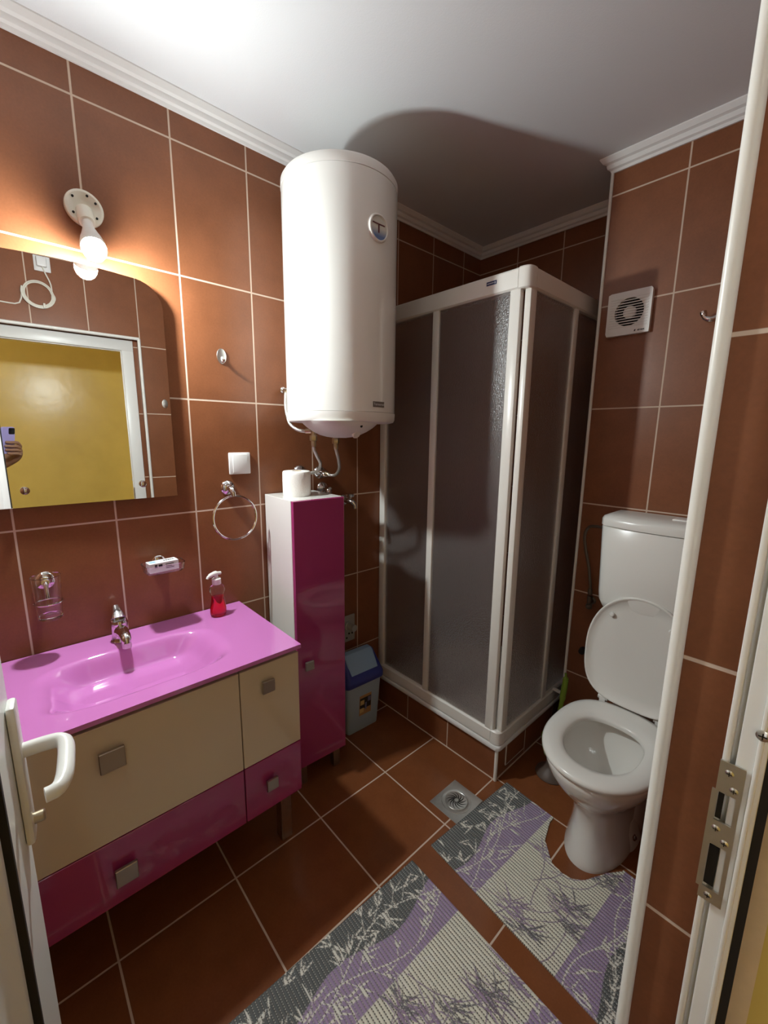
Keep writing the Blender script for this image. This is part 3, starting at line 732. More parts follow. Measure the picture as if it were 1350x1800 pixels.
MB().lathe([(0.028, 0), (0.027, 0.004), (0.020, 0.011), (0.012, 0.014), (0.012, 0.05)], 28, (0, 1.180, 1.152), (1, 0, 0)).build('wall_rosette', M_chrome, tp)
MB().tube([(0.045, 1.180, 1.152), (0.060, 1.185, 1.150), (0.072, 1.192, 1.138), (0.074, 1.194, 1.120)], [0.013, 0.013, 0.011, 0.010], 14, smooth=4).build('spout', M_chrome, tp)
MB().lathe([(0.006, 0), (0.006, 0.016), (0.016, 0.018), (0.017, 0.026), (0.012, 0.030)], 12, (0.052, 1.181, 1.160), (0.2, 0, 1)).build('handle', M_chrome, tp)
wp = thing('washer_outlet', 'grey wall plate with a water outlet behind the swing bin', 'outlet', (0, 1.20, 0.43))
MB().box(0, 0.008, 1.135, 1.243, 0.428, 0.566, 0.003).build('plate', M_grayplate, wp)
MB().lathe([(0.024, 0), (0.024, 0.012), (0.017, 0.014), (0.015, 0.045), (0.017, 0.046), (0.017, 0.055), (0.009, 0.056)], 20, (0.006, 1.195, 0.515), (1, 0.1, 0.05)).build('outlet_spigot', M_grayplate, wp)
for (y, z) in ((1.205, 0.470), (1.225, 0.468), (1.19, 0.45)): MB().cyl((0.007, y, z), (0.010, y, z), 0.005, n=10).build('plate_hole', M_dark, wp)

# ------------------------------------------------------------------ tall cabinet
TT = Matrix.Translation((0.004, 0.782, 0)) @ Matrix.Rotation(math.radians(-3.2), 4, 'Z')
tc = thing('tall_cabinet', 'tall narrow white cabinet with a magenta door beside the vanity', 'cabinet', TT @ Vector((0.12, 0.115, 0)))
CW, CD, CZ0, CZ1 = 0.224, 0.226, 0.100, 1.215
MB(TT).box(0, CD, 0, CW, CZ0, CZ1, 0.001, 1).build('carcass', M_whitelam, tc)
dr = MB(TT).box(CD + 0.001, CD + 0.018, 0.001, CW - 0.001, CZ0 + 0.004, CZ1 - 0.001, 0.0015, 1).build('door', M_magenta, tc)
mb = MB(TT); mb.box(CD + 0.018, CD + 0.028, 0.040, 0.052, 0.552, 0.564); mb.box(CD + 0.028, CD + 0.038, 0.028, 0.064, 0.540, 0.576, 0.0015, 1); mb.build('knob', M_knob, dr)
for x in (0.03, 0.20):
    for y in (0.03, CW - 0.03): MB(TT).box(x - 0.016, x + 0.016, y - 0.016, y + 0.016, 0, CZ0, 0.002, 1).build('leg', M_knob, tc)

# toilet roll
trl = thing('toilet_roll', 'white toilet paper roll standing on the tall cabinet', 'toilet roll', (0.118, 0.864, CZ1))
def roll():
    mb = MB(); rings = []
    for (r, z) in ((0.020, 0.098), (0.030, 0.099), (0.050, 0.098), (0.0535, 0.095), (0.0545, 0.085), (0.0548, 0.06), (0.0548, 0.03), (0.0545, 0.008), (0.053, 0.0005), (0.020, 0.0005)):
        rings.append([Vector((0.118 + (r + (0.0006 * math.sin(k * 3.1 + z * 90) if r > 0.04 else 0)) * math.cos(2 * PI * k / 64), 0.864 + (r + (0.0006 * math.sin(k * 2.3 + z * 50) if r > 0.04 else 0)) * math.sin(2 * PI * k / 64), CZ1 + z)) for k in range(64)])
    rings.append(rings[0]); mb.loft(rings, False, False); return mb
roll().build('paper', M_paper, trl, angle=60)
MB().lathe([(0.0200, 0.001), (0.0200, 0.0985), (0.0188, 0.0985), (0.0188, 0.001), (0.0200, 0.001)], 32, (0.118, 0.864, CZ1), cap=False).build('core_tube', M_beige, trl)

# ------------------------------------------------------------------ swing bin
TBN = Matrix.Translation((0.010, 1.100, 0)) @ Matrix.Rotation(math.radians(-2.5), 4, 'Z')
bn = thing('swing_bin', 'pale blue swing bin with dark blue rim in the corner by the shower', 'bin', TBN @ Vector((0.065, 0.105, 0)))
def rr_(x0, x1, y0, y1, r, z, n=5): return [Vector((x, y, z)) for x, y in rrect(x0, x1, y0, y1, r, n)]
mb = MB(TBN); mb.loft([rr_(0.012, 0.108, 0.018, 0.200, 0.014, 0.0), rr_(0.010, 0.110, 0.016, 0.202, 0.016, 0.006), rr_(0.002, 0.126, 0.004, 0.214, 0.018, 0.280)]); mb.build('bin_body', M_binbody, bn)
mb = MB(TBN); mb.loft([rr_(-0.003, 0.133, -0.003, 0.221, 0.020, 0.262), rr_(-0.004, 0.136, -0.005, 0.223, 0.021, 0.268), rr_(-0.004, 0.136, -0.005, 0.223, 0.021, 0.292), rr_(0.000, 0.130, 0.002, 0.216, 0.02, 0.312), rr_(0.012, 0.070, 0.012, 0.206, 0.018, 0.388), rr_(0.018, 0.060, 0.018, 0.200, 0.014, 0.392)])
rim = mb.build('bin_rim', M_binring, bn)
# flap: two sloped faces around a ridge
mb = MB(TBN)
y0, y1 = 0.026, 0.192
def sec_(y, ins): return [Vector(p) for p in ((0.124 - ins, y, 0.322), (0.080 - ins * .4, y, 0.387), (0.062, y, 0.400 - ins * .3), (0.035, y, 0.402 - ins * .3), (0.016 + ins, y, 0.390), (0.016 + ins, y, 0.372), (0.116 - ins, y, 0.312))]
mb.loft([sec_(y0, 0.008), sec_(y0 + 0.006, 0.0), sec_(y1 - 0.006, 0.0), sec_(y1, 0.008)]); mb.build('swing_flap', M_binflap, bn, angle=25)
# picture label on the front
def front_x(z): return 0.110 + (0.126 - 0.110) * z / 0.28 + 0.0006
mb = MB(TBN)
def lab_quad(mb, y0, y1, z0, z1, d):
    mb.loft([[Vector((front_x(z0) + d0, y0, z0)), Vector((front_x(z0) + d0, y1, z0)), Vector((front_x(z1) + d0, y1, z1)), Vector((front_x(z1) + d0, y0, z1))] for d0 in (-0.0005, d)])
lab_quad(mb, 0.078, 0.150, 0.085, 0.195, 0.0006); bl = mb.build('bin_sticker', pmat('sticker_orange', (0.42, 0.24, 0.10), 0.5), bn, smooth=False, label='small orange and black picture sticker')
mb = MB(TBN); lab_quad(mb, 0.080, 0.148, 0.120, 0.180, 0.0010); mb.build('sticker_dark', M_ink, bl, smooth=False)
mb = MB(TBN); lab_quad(mb, 0.083, 0.106, 0.143, 0.168, 0.0014); lab_quad(mb, 0.080, 0.104, 0.100, 0.124, 0.0014); mb.build('sticker_yellow', pmat('sticker_yellow', (0.62, 0.46, 0.18), 0.5), bl, smooth=False)
mb = MB(TBN); lab_quad(mb, 0.112, 0.122, 0.112, 0.150, 0.0014); lab_quad(mb, 0.128, 0.146, 0.150, 0.176, 0.0014); mb.build('sticker_blue', pmat('sticker_blue', (0.16, 0.18, 0.30), 0.5), bl, smooth=False)

# ------------------------------------------------------------------ shower
SY, SX = 1.42, 0.75
mb = MB(); mb.box(0.0, SX - 0.001, SY + 0.001, 2.174, 0.0, 0.150)
struct(mb.build('wall_plinth', M_tile_p, smooth=False), 'rust tiled plinth under the shower tray', 'plinth')
struct(MB().cyl((SX, SY, 0), (SX, SY, 0.152), 0.0075, n=18).build('trim_6', M_trimw), 'white edging on the shower plinth corner', 'trim')
mb = MB(); mb.box(0.0, SX + 0.004, SY - 0.004, SY + 0.002, 0.0, 0.0025); mb.box(SX - 0.002, SX + 0.004, SY - 0.004, 2.17, 0.0, 0.0025)
struct(mb.build('trim_7', pmat('pale_grout', (0.60, 0.47, 0.37), 0.85), smooth=False), 'pale grout line at the foot of the shower plinth', 'trim')
ap = thing('access_panel', 'tile access panel with pale edges in the side of the shower plinth', 'access panel', (SX, 1.572, 0.02))
MB().box(SX - 0.002, SX + 0.003, 1.497, 1.650, 0.034, 0.146).build('panel_tile', M_tile_p, ap, smooth=False)
mb = MB()
for (a, b_, c, d) in ((1.494, 1.497, 0.031, 0.149), (1.650, 1.653, 0.031, 0.149), (1.494, 1.653, 0.031, 0.034)): mb.box(SX - 0.002, SX + 0.0035, a, b_, c, d)
mb.build('panel_edging', M_trimw, ap, smooth=False)

st = thing('shower_tray', 'white square shower tray on the tiled plinth', 'shower tray', (0.375, 1.79, 0.15))
mb = MB()
mb.loft([rr_(0.001, 0.766, 1.404, 2.173, 0.02, 0.151), rr_(0.001, 0.769, 1.401, 2.173, 0.02, 0.157), rr_(0.001, 0.769, 1.401, 2.173, 0.02, 0.170), rr_(0.001, 0.766, 1.404, 2.173, 0.02, 0.175),
         rr_(0.06, 0.70, 1.475, 2.11, 0.06, 0.175), rr_(0.075, 0.685, 1.49, 2.095, 0.07, 0.158), rr_(0.09, 0.67, 1.505, 2.08, 0.07, 0.1555)])
mb.build('tray', M_tray, st)
MB().lathe([(0.045, 0), (0.044, 0.003), (0.0005, 0.005)], 28, (0.37, 1.80, 0.1555)).build('tray_drain', M_chrome, st)

se = thing('shower_enclosure', 'corner shower enclosure of dark frosted panels in white frames', 'shower enclosure', (0.375, 1.79, 0.175))
ZB0, ZB1, ZT0, ZT1 = 0.176, 0.236, 1.962, 2.032
def rail_prof(z0, z1, d):     # offsets outward (o) and z
    return [(-0.022, z0), (d - 0.006, z0), (d, z0 + 0.006), (d + 0.001, (z0 + z1) / 2), (d, z1 - 0.006), (d - 0.006, z1), (-0.022, z1)]
def rail(name, z0, z1, d):
    m_ = MB(); m_.loft([[Vector((x, SY - o, z)) for o, z in rail_prof(z0, z1, d)] for x in (0.002, 0.722)]); m_.build(name, M_alu, se)
    m_ = MB(); m_.loft([[Vector((SX + o, y, z)) for o, z in rail_prof(z0, z1, d)] for y in (SY + 0.028, 2.172)]); m_.build(name, M_alu, se)
def corner_cap(z0, z1, d):
    m_ = MB(); c = (0.724, SY + 0.026); R_ = 0.026 + d + 0.001; rings = []
    for z, ins in ((z0 - 0.001, 0.004), (z0 + 0.003, 0), (z1 - 0.003, 0), (z1 + 0.002, 0.005)):
        ring = []
        for k in range(11):
            a = -PI / 2 + PI / 2 * k / 10; cc, ss = math.cos(a), math.sin(a); e = 2 / 3.2
            ring.append(Vector((c[0] + (R_ - ins) * abs(cc) ** e, c[1] - (R_ - ins) * abs(ss) ** e, z)))
        ring += [Vector((SX - 0.022, c[1], z)), Vector((SX - 0.022, SY + 0.022, z)), Vector((c[0], SY + 0.022, z))]
        rings.append(ring)
    m_.loft(rings); m_.build('corner_cap', M_alu, se)
rail('top_rail', ZT0, ZT1, 0.018); rail('bottom_rail', ZB0, ZB1, 0.016)
corner_cap(ZT0, ZT1, 0.018); corner_cap(ZB0, ZB1, 0.016)
# badge on the top rail
bd = MB().box(0.594, 0.636, SY - 0.0205, SY - 0.0185, 1.998, 2.011).build('badge', M_navy, se, smooth=False, label='navy maker badge')
mb = MB()
for k in range(8): mb.box(0.5975 + k * 0.0036, 0.6000 + k * 0.0036, SY - 0.0209, SY - 0.0203, 2.0025, 2.0062)
mb.box(0.6285, 0.6325, SY - 0.0209, SY - 0.0203, 2.001, 2.0075); mb.build('badge_print', M_pale, bd, smooth=False)
def post(name, x0, x1, y0, y1, bev=0.004): MB().box(x0, x1, y0, y1, ZB1 - 0.004, ZT0 + 0.004, bev).build(name, M_alu, se)
# front side
post('wall_profile', 0.002, 0.040, SY - 0.012, SY + 0.016)
post('frame_post', 0.328, 0.362, SY - 0.013, SY + 0.004)
post('door_stile', 0.690, 0.733, SY - 0.014, SY + 0.012, 0.006)
MB().box(0.038, 0.332, SY + 0.002, SY + 0.006, ZB1 - 0.004, ZT0 + 0.004).build('fixed_panel', M_frost, se, smooth=False)
MB().box(0.355, 0.694, SY - 0.006, SY - 0.002, ZB1 - 0.004, ZT0 + 0.004).build('door_panel', M_frost, se, smooth=False)
# right side
post('door_stile', 0.738, 0.764, SY + 0.003, SY + 0.046, 0.006)
post('frame_post', 0.746, 0.763, 1.772, 1.808)
post('wall_profile', 0.734, 0.762, 2.136, 2.172)
MB().box(0.752, 0.756, SY + 0.042, 1.780, ZB1 - 0.004, ZT0 + 0.004).build('door_panel', M_frost, se, smooth=False)
MB().box(0.744, 0.748, 1.80, 2.140, ZB1 - 0.004, ZT0 + 0.004).build('fixed_panel', M_frost, se, smooth=False)
tag(recentre(MB().cyl((0.764, 1.880, 0.243), (0.822, 1.880, 0.240), 0.009, n=16).build('pipe', M_trimw)), 'short white pipe between the shower rail and the toilet wall corner', 'pipe')

# ------------------------------------------------------------------ toilet
TX = 1.15
to = thing('toilet', 'white floor standing toilet with raised lid and wall cistern', 'toilet', (TX, 1.5, 0))
def egg(w, yf, yb, z, ef=2.15, eb=2.7, n=56, cx=TX):
    yc = yf + (yb - yf) * 0.52; out = []
    for k in range(n):
        a = 2 * PI * k / n; c, s = math.cos(a), math.sin(a)
        e = ef if s < 0 else eb; h = (yc - yf) if s < 0 else (yb - yc)
        out.append(Vector((cx + w / 2 * abs(c) ** (2 / e) * (1 if c > 0 else -1), yc + h * abs(s) ** (2 / e) * (1 if s > 0 else -1), z)))
    return out
rings = [egg(0.205, 1.312, 1.72, 0.0), egg(0.202, 1.314, 1.72, 0.015), egg(0.184, 1.330, 1.72, 0.06), egg(0.172, 1.338, 1.72, 0.13), egg(0.178, 1.332, 1.72, 0.19), egg(0.205, 1.310, 1.715, 0.235),
         egg(0.255, 1.272, 1.71, 0.275), egg(0.300, 1.236, 1.705, 0.315), egg(0.335, 1.210, 1.70, 0.355), egg(0.348, 1.199, 1.695, 0.385), egg(0.350, 1.198, 1.69, 0.400), egg(0.340, 1.205, 1.685, 0.406),
         egg(0.270, 1.240, 1.60, 0.406), egg(0.255, 1.250, 1.59, 0.398), egg(0.262, 1.246, 1.592, 0.370), egg(0.250, 1.26, 1.58, 0.33), egg(0.20, 1.30, 1.565, 0.275), egg(0.13, 1.38, 1.55, 0.225), egg(0.09, 1.42, 1.53, 0.20)]
MB().loft(rings).build('bowl', M_ceramic, to, angle=60)
mb = MB(); mb.loft([egg(0.20, 1.50, 1.80, 0.0, 4, 4), egg(0.19, 1.50, 1.80, 0.10, 4, 4), egg(0.17, 1.55, 1.86, 0.22, 3, 4), egg(0.17, 1.60, 1.86, 0.36, 3, 4), egg(0.16, 1.62, 1.85, 0.385, 3, 4)]); mb.build('outlet_base', M_ceramic, to, angle=60)
mb = MB(); mb.loft([egg(0.222, 1.45, 1.66, 0.0, 2.5, 3), egg(0.218, 1.455, 1.655, 0.012, 2.5, 3), egg(0.20, 1.46, 1.64, 0.05, 2.5, 3), egg(0.18, 1.46, 1.62, 0.10, 2.5, 3)]); mb.build('foot_flange', M_ceramic, to, angle=60)
for s in (-1, 1): MB().lathe([(0.011, 0), (0.011, 0.004), (0.006, 0.006), (0.006, 0.010), (0.0005, 0.011)], 18, (TX + s * 0.099, 1.535, 0.040), (s * 0.9, -0.1, 0.45)).build('floor_bolt', M_chrome, to)
# seat
rings = [egg(0.352, 1.196, 1.668, 0.409), egg(0.366, 1.189, 1.672, 0.415), egg(0.368, 1.188, 1.673, 0.424), egg(0.356, 1.196, 1.668, 0.431), egg(0.325, 1.214, 1.650, 0.435), egg(0.275, 1.242, 1.600, 0.4335), egg(0.236, 1.262, 1.562, 0.428), egg(0.226, 1.268, 1.556, 0.420), egg(0.228, 1.267, 1.557, 0.409)]
MB().loft(rings, loop=True).build('seat', M_seat, to, angle=60)
for s in (-1, 1):
    mb = MB(); mb.cyl((TX + s * 0.098 - 0.018, 1.684, 0.432), (TX + s * 0.098 + 0.018, 1.684, 0.432), 0.0105, n=18); mb.box(TX + s * 0.098 - 0.012, TX + s * 0.098 + 0.012, 1.672, 1.696, 0.404, 0.432, 0.003); mb.build('hinge', M_seat, to)
# lid standing up
LT = Matrix.Translation((TX, 1.676, 0.434)) @ Matrix.Rotation(math.radians(-1.5), 4, 'X')
def lid_ring(w, s0, s1, d, n=56):
    out = []; sc = s0 + (s1 - s0) * 0.46
    for k in range(n):
        a = 2 * PI * k / n; c, s = math.cos(a), math.sin(a); e = 2.1 if s > 0 else 3.2; h = (s1 - sc) if s > 0 else (sc - s0)
        out.append(Vector((w / 2 * abs(c) ** (2 / e) * (1 if c > 0 else -1), d, sc + h * abs(s) ** (2 / e) * (1 if s > 0 else -1))))
    return out
mb = MB(LT); mb.loft([lid_ring(0.30, 0.03, 0.405, 0.012), lid_ring(0.345, 0.008, 0.432, 0.008), lid_ring(0.364, 0.0, 0.442, 0.000), lid_ring(0.364, 0.0, 0.442, -0.009), lid_ring(0.359, 0.002, 0.440, -0.011), lid_ring(0.350, 0.008, 0.434, -0.010), lid_ring(0.342, 0.012, 0.430, -0.004), lid_ring(0.29, 0.05, 0.39, -0.001), lid_ring(0.15, 0.12, 0.28, 0.001)])
lid = mb.build('lid', M_seat, to, angle=60)
for s in (-1, 1): MB(LT).lathe([(0.009, 0), (0.009, 0.008), (0.006, 0.011), (0.0005, 0.0115)], 16, (s * 0.098, -0.004, 0.352), (0, -1, 0)).build('lid_bumper', M_seat, lid)
# cistern
def cis(x0, x1, yb, ys, bow, z, r=0.022):
    pts = []; n = 22; hw = (x1 - x0) / 2; cx = (x0 + x1) / 2
    for k in range(n + 1):
        t = -1 + 2 * k / n; y = ys - bow * (1 - t * t)
        x = cx + hw * (1 - 0 * abs(t)) * t
        pts.append((x, y))
    # round the two front corners
    out = []
    for (x, y) in pts:
        e = hw - abs(x - cx)
        if e < r: y = y + (r - math.sqrt(max(0, r * r - (r - e) ** 2)))
        out.append(Vector((x, y, z)))
    out += [Vector((x1, yb - 0.004, z)), Vector((x1 - 0.006, yb, z)), Vector((x0 + 0.006, yb, z)), Vector((x0, yb - 0.004, z))]
    return out
CB = 1.863
rings = [cis(1.03, 1.27, CB - 0.02, 1.745, 0.018, 0.780), cis(1.005, 1.295, CB - 0.008, 1.725, 0.022, 0.783), cis(0.988, 1.312, CB, 1.714, 0.024, 0.797), cis(0.979, 1.321, CB, 1.709, 0.025, 0.818), cis(0.976, 1.324, CB, 1.706, 0.025, 0.85), cis(0.968, 1.332, CB, 1.697, 0.027, 1.118), cis(0.970, 1.330, CB, 1.699, 0.027, 1.1205)]
ci = MB().loft(rings).build('cistern', M_seat, to, angle=50)
rings = [cis(0.970, 1.330, CB, 1.699, 0.027, 1.1225), cis(0.966, 1.334, CB, 1.695, 0.028, 1.124), cis(0.966, 1.334, CB, 1.695, 0.028, 1.148), cis(0.970, 1.330, CB - 0.003, 1.701, 0.027, 1.158), cis(0.985, 1.315, CB - 0.008, 1.718, 0.024, 1.166), cis(1.02, 1.28, CB - 0.03, 1.745, 0.016, 1.170)]
cl = MB().loft(rings).build('cistern_lid', M_seat, ci, angle=50)
MB().box(1.190, 1.270, 1.738, 1.792, 1.166, 1.1745, 0.003).build('flush_button', M_pvc, cl)
MB().tube([(TX, 1.80, 0.785), (TX, 1.80, 0.60), (TX, 1.80, 0.44), (TX, 1.79, 0.37)], 0.022, 18).build('flush_pipe', M_pvc, to)

hose('toilet_hose', [(0.972, 1.80, 1.090), (0.945, 1.80, 1.092), (0.905, 1.81, 1.090), (0.880, 1.815, 1.080), (0.866, 1.82, 1.044), (0.872, 1.825, 0.985), (0.890, 1.83, 0.910), (0.902, 1.835, 0.83), (0.905, 1.838, 0.785)], 'dark flexible hose left of the toilet cistern', M_hosedark, 0.006)
av = thing('angle_valve', 'dark angle valve on the wall below the cistern hose', 'valve', (0.905, 1.865, 0.745))
MB().lathe([(0.018, 0), (0.017, 0.003), (0.010, 0.006), (0.009, 0.028)], 20, (0.905, 1.865, 0.748), (0, -1, 0)).build('wall_rosette', M_hosedark, av)
MB().cyl((0.905, 1.838, 0.735), (0.905, 1.838, 0.775), 0.010, n=14).build('valve_body', M_hosedark, av)
MB().lathe([(0.012, 0), (0.013, 0.003), (0.013, 0.016), (0.009, 0.018)], 10, (0.905, 1.838, 0.735), (0.3, -0.8, -0.5)).build('valve_knob', M_hosedark, av)
pgm = MB(); pgm.lathe([(0.016, 0), (0.016, 0.010), (0.013, 0.014), (0.013, 0.026), (0.0005, 0.027)], 18, (0.892, 1.865, 0.505), (0, -1, 0)); pgm.box(0.892, 0.915, 1.840, 1.852, 0.498, 0.512, 0.003)
tag(recentre(pgm.build('pipe_plug', M_black)), 'black pipe plug on the wall left of the toilet lid', 'plug')

# toilet brush
tb = thing('toilet_brush', 'green toilet brush in its stand behind the toilet', 'toilet brush', (0.893, 1.635, 0))
MB().lathe([(0.062, 0), (0.064, 0.004), (0.060, 0.012), (0.045, 0.026), (0.030, 0.036), (0.022, 0.05), (0.022, 0.08)], 36, (0.893, 1.635, 0)).build('stand_base', M_smoke, tb)
MB().lathe([(0.020, 0.08), (0.036, 0.10), (0.046, 0.135), (0.050, 0.178), (0.0515, 0.180), (0.048, 0.178), (0.044, 0.137), (0.030, 0.10), (0.0005, 0.09)], 36, (0.893, 1.635, 0)).build('stand_cup', M_green, tb)
MB().lathe([(0.006, 0.10), (0.034, 0.11), (0.037, 0.15), (0.030, 0.17), (0.006, 0.175)], 24, (0.893, 1.635, 0)).build('bristles', M_capplast, tb)
mb = MB(); mb.tube([(0.893, 1.635, 0.165), (0.884, 1.675, 0.225), (0.877, 1.712, 0.280), (0.874, 1.735, 0.340), (0.873, 1.748, 0.395), (0.869, 1.752, 0.425)], [0.006, 0.0075, 0.009, 0.013, 0.012, 0.005], 12, smooth=5); mb.build('handle', M_green, tb)

# ------------------------------------------------------------------ extractor fan, hook on the toilet wall
FY = 1.865
fn = thing('extractor_fan', 'square white extractor fan on the tiles above the toilet', 'fan', (0.934, FY, 1.846))
fx0, fx1, fz0, fz1 = 0.857, 1.011, 1.848, 2.006
def holed_plate():
    mb = MB(); n = 64; outer = []; inner = []
    cx, cz = 0.936, 1.930; R_ = 0.051
    for k in range(n):
        a = 2 * PI * (k + 0.5) / n; c, s = math.cos(a), math.sin(a)
        hw, hh0 = (fx1 - fx0) / 2, 0
        # ray to the square's border
        tx = ((fx1 - cx) if c > 0 else (cx - fx0)) / max(abs(c), 1e-6); tz = ((fz1 - cz) if s > 0 else (cz - fz0)) / max(abs(s), 1e-6)
        t = min(tx, tz); outer.append((cx + c * t, cz + s * t)); inner.append((cx + c * R_, cz + s * R_))
    y0, y1 = FY - 0.018, FY - 0.0
    mb.loft([[Vector((x, y1, z)) for x, z in outer], [Vector((x, y0, z)) for x, z in outer], [Vector((x, y0, z)) for x, z in inner], [Vector((x, y1 - 0.001, z)) for x, z in inner]], loop=True)
    return mb
pf = holed_plate().build('fan_cover', M_capplast, fn, angle=30)
mb = MB()
for k in range(12): z = 1.877 + k * 0.0094; mb.box(fx0 + 0.010, fx1 - 0.010, FY - 0.0195, FY - 0.0170, z, z + 0.0030)
mb.build('fan_grille', M_capplast, fn, smooth=False)
MB().lathe([(0.0225, 0), (0.0225, 0.010), (0.018, 0.0135), (0.0005, 0.0145)], 28, (0.936, FY - 0.003, 1.930), (0, -1, 0)).build('fan_hub', M_capplast, fn)
MB().cyl((0.936, FY - 0.001, 1.930), (0.936, FY - 0.0025, 1.930), 0.0505, n=40).build('fan_throat', M_dark, fn)
TF = Matrix(((1, 0, 0, 0), (0, 0, -1, 0), (0, 1, 0, 0), (0, 0, 0, 1)))
T2 = TF.copy(); T2.translation = (0.984, FY - 0.0183, 1.8595)
text_mesh('fan_print', 'airvent', 0.0085, M_ink, fn, T2, bold=0.0003)
mb = MB(); mb.prism([(0.9600, 1.8560), (0.9645, 1.8560), (0.9665, 1.8625), (0.9620, 1.8625)], lambda x, z: (x, FY - 0.0186, z), lambda x, z: (x, FY - 0.0178, z)); mb.build('fan_mark', M_ink, fn, smooth=False)

rh = thing('robe_hook', 'chrome double robe hook on the toilet wall behind the white edging', 'hook', (1.235, FY, 1.86))
MB().lathe([(0.024, 0), (0.024, 0.005), (0.019, 0.010), (0.010, 0.012), (0.009, 0.024)], 28, (1.235, FY, 1.868), (0, -1, 0)).build('wall_rosette', M_chrome, rh)
for s in (-1, 1):
    MB().tube([(1.235, FY - 0.022, 1.868), (1.235 + s * 0.012, FY - 0.034, 1.858), (1.235 + s * 0.030, FY - 0.042, 1.850), (1.235 + s * 0.048, FY - 0.044, 1.858), (1.235 + s * 0.056, FY - 0.044, 1.878)], [0.009, 0.0105, 0.010, 0.009, 0.0105], 12, smooth=5).build('hook_arm', M_chrome, rh)

# ------------------------------------------------------------------ floor drain
dx0, dx1, dy0, dy1 = 0.635, 0.778, 1.130, 1.292
dcx, dcy = (dx0 + dx1) / 2, (dy0 + dy1) / 2
fd = thing('floor_drain', 'square stainless floor drain in front of the shower', 'drain', (dcx, dcy, 0))
mb = MB(); mb.box(dx0, dx1, dy0, dy1, 0.0, 0.0035, 0.001, 1); mb.build('drain_plate', M_steel, fd)
MB().lathe([(0.060, 0.0035), (0.059, 0.0048), (0.048, 0.0050), (0.045, 0.0040), (0.0445, 0.0036)], 48, (dcx, dcy, 0)).build('drain_ring', M_steel, fd)
gr = MB().lathe([(0.0430, 0.0036), (0.0425, 0.0050), (0.033, 0.0056), (0.0005, 0.0080)], 40, (dcx, dcy, 0)).build('drain_grate', M_steel, fd)
mb = MB()
for k in range(13):
    a0 = 2 * PI * k / 13; pts_l = []; pts_r = []
    for i in range(9):
        t = i / 8; r_ = 0.009 + 0.031 * t; a = a0 + 0.9 * t; hw = 0.0038 * math.sin(PI * (0.12 + 0.82 * t)) ** 0.6
        c = Vector((dcx + r_ * math.cos(a), dcy + r_ * math.sin(a), 0.0081 - 0.0028 * t + 0.0004)); nrm = Vector((-math.sin(a - 0.5), math.cos(a - 0.5), 0))
        pts_l.append(c + nrm * hw); pts_r.append(c - nrm * hw)
    ring = pts_l + pts_r[::-1]
    mb.loft([[p - Vector((0, 0, 0.0012)) for p in ring], ring])
mb.build('grate_slot', M_dark, gr, smooth=False)

# ------------------------------------------------------------------ foam mats
def mat_material():
    m, nt, b = newmat('foam_mat_print'); N = nt.nodes; L = nt.links
    at = N.new('ShaderNodeAttribute'); at.attribute_name = 'print'
    tc_ = N.new('ShaderNodeTexCoord'); s = N.new('ShaderNodeSeparateXYZ'); L.new(tc_.outputs['Object'], s.inputs[0])
    def Mt(op, a, c=None):
        n = N.new('ShaderNodeMath'); n.operation = op
        for i, v in enumerate((a, c)):
            if v is None: continue
            if isinstance(v, (int, float)): n.inputs[i].default_value = v
            else: L.new(v, n.inputs[i])
        return n.outputs[0]
    fy = Mt('FRACT', Mt('DIVIDE', s.outputs[1], 0.0106)); fx = Mt('FRACT', Mt('DIVIDE', s.outputs[0], 0.0062))
    ry = Mt('ABSOLUTE', Mt('SUBTRACT', fy, 0.5))                    # 0 on the rib, 0.5 in the groove
    groove = Mt('GREATER_THAN', ry, 0.36)
    dot = Mt('MULTIPLY', groove, Mt('GREATER_THAN', fx, 0.45))
    lum = N.new('ShaderNodeRGBToBW'); L.new(at.outputs['Color'], lum.inputs[0])
    islight = Mt('GREATER_THAN', lum.outputs[0], 0.33)
    dc_ = N.new('ShaderNodeMixRGB'); L.new(islight, dc_.inputs[0]); dc_.inputs[1].default_value = (0.55, 0.54, 0.50, 1); dc_.inputs[2].default_value = (0.07, 0.06, 0.06, 1)
    mx = N.new('ShaderNodeMixRGB'); L.new(Mt('MULTIPLY', dot, 0.85), mx.inputs[0]); L.new(at.outputs['Color'], mx.inputs[1]); L.new(dc_.outputs[0], mx.inputs[2])
    L.new(mx.outputs[0], b.inputs['Base Color']); b.inputs['Roughness'].default_value = 0.7
    h = Mt('SUBTRACT', Mt('MULTIPLY', Mt('SQRT', Mt('SUBTRACT', 0.26, Mt('MULTIPLY', ry, ry))), 2.0), Mt('MULTIPLY', dot, 0.5))
    bp = N.new('ShaderNodeBump'); bp.inputs['Strength'].default_value = 0.8; bp.inputs['Distance'].default_value = 0.003
    L.new(h, bp.inputs['Height']); L.new(bp.outputs[0], b.inputs['Normal'])
    return m
M_mat = mat_material()
C_DARK = np.array((0.100, 0.105, 0.105)); C_PUR = np.array((0.32, 0.235, 0.38)); C_WHT = np.array((0.72, 0.70, 0.60)); C_LEAF = np.array((0.72, 0.70, 0.63)); C_GREY = np.array((0.15, 0.14, 0.155)); C_MAU = np.array((0.30, 0.22, 0.33))

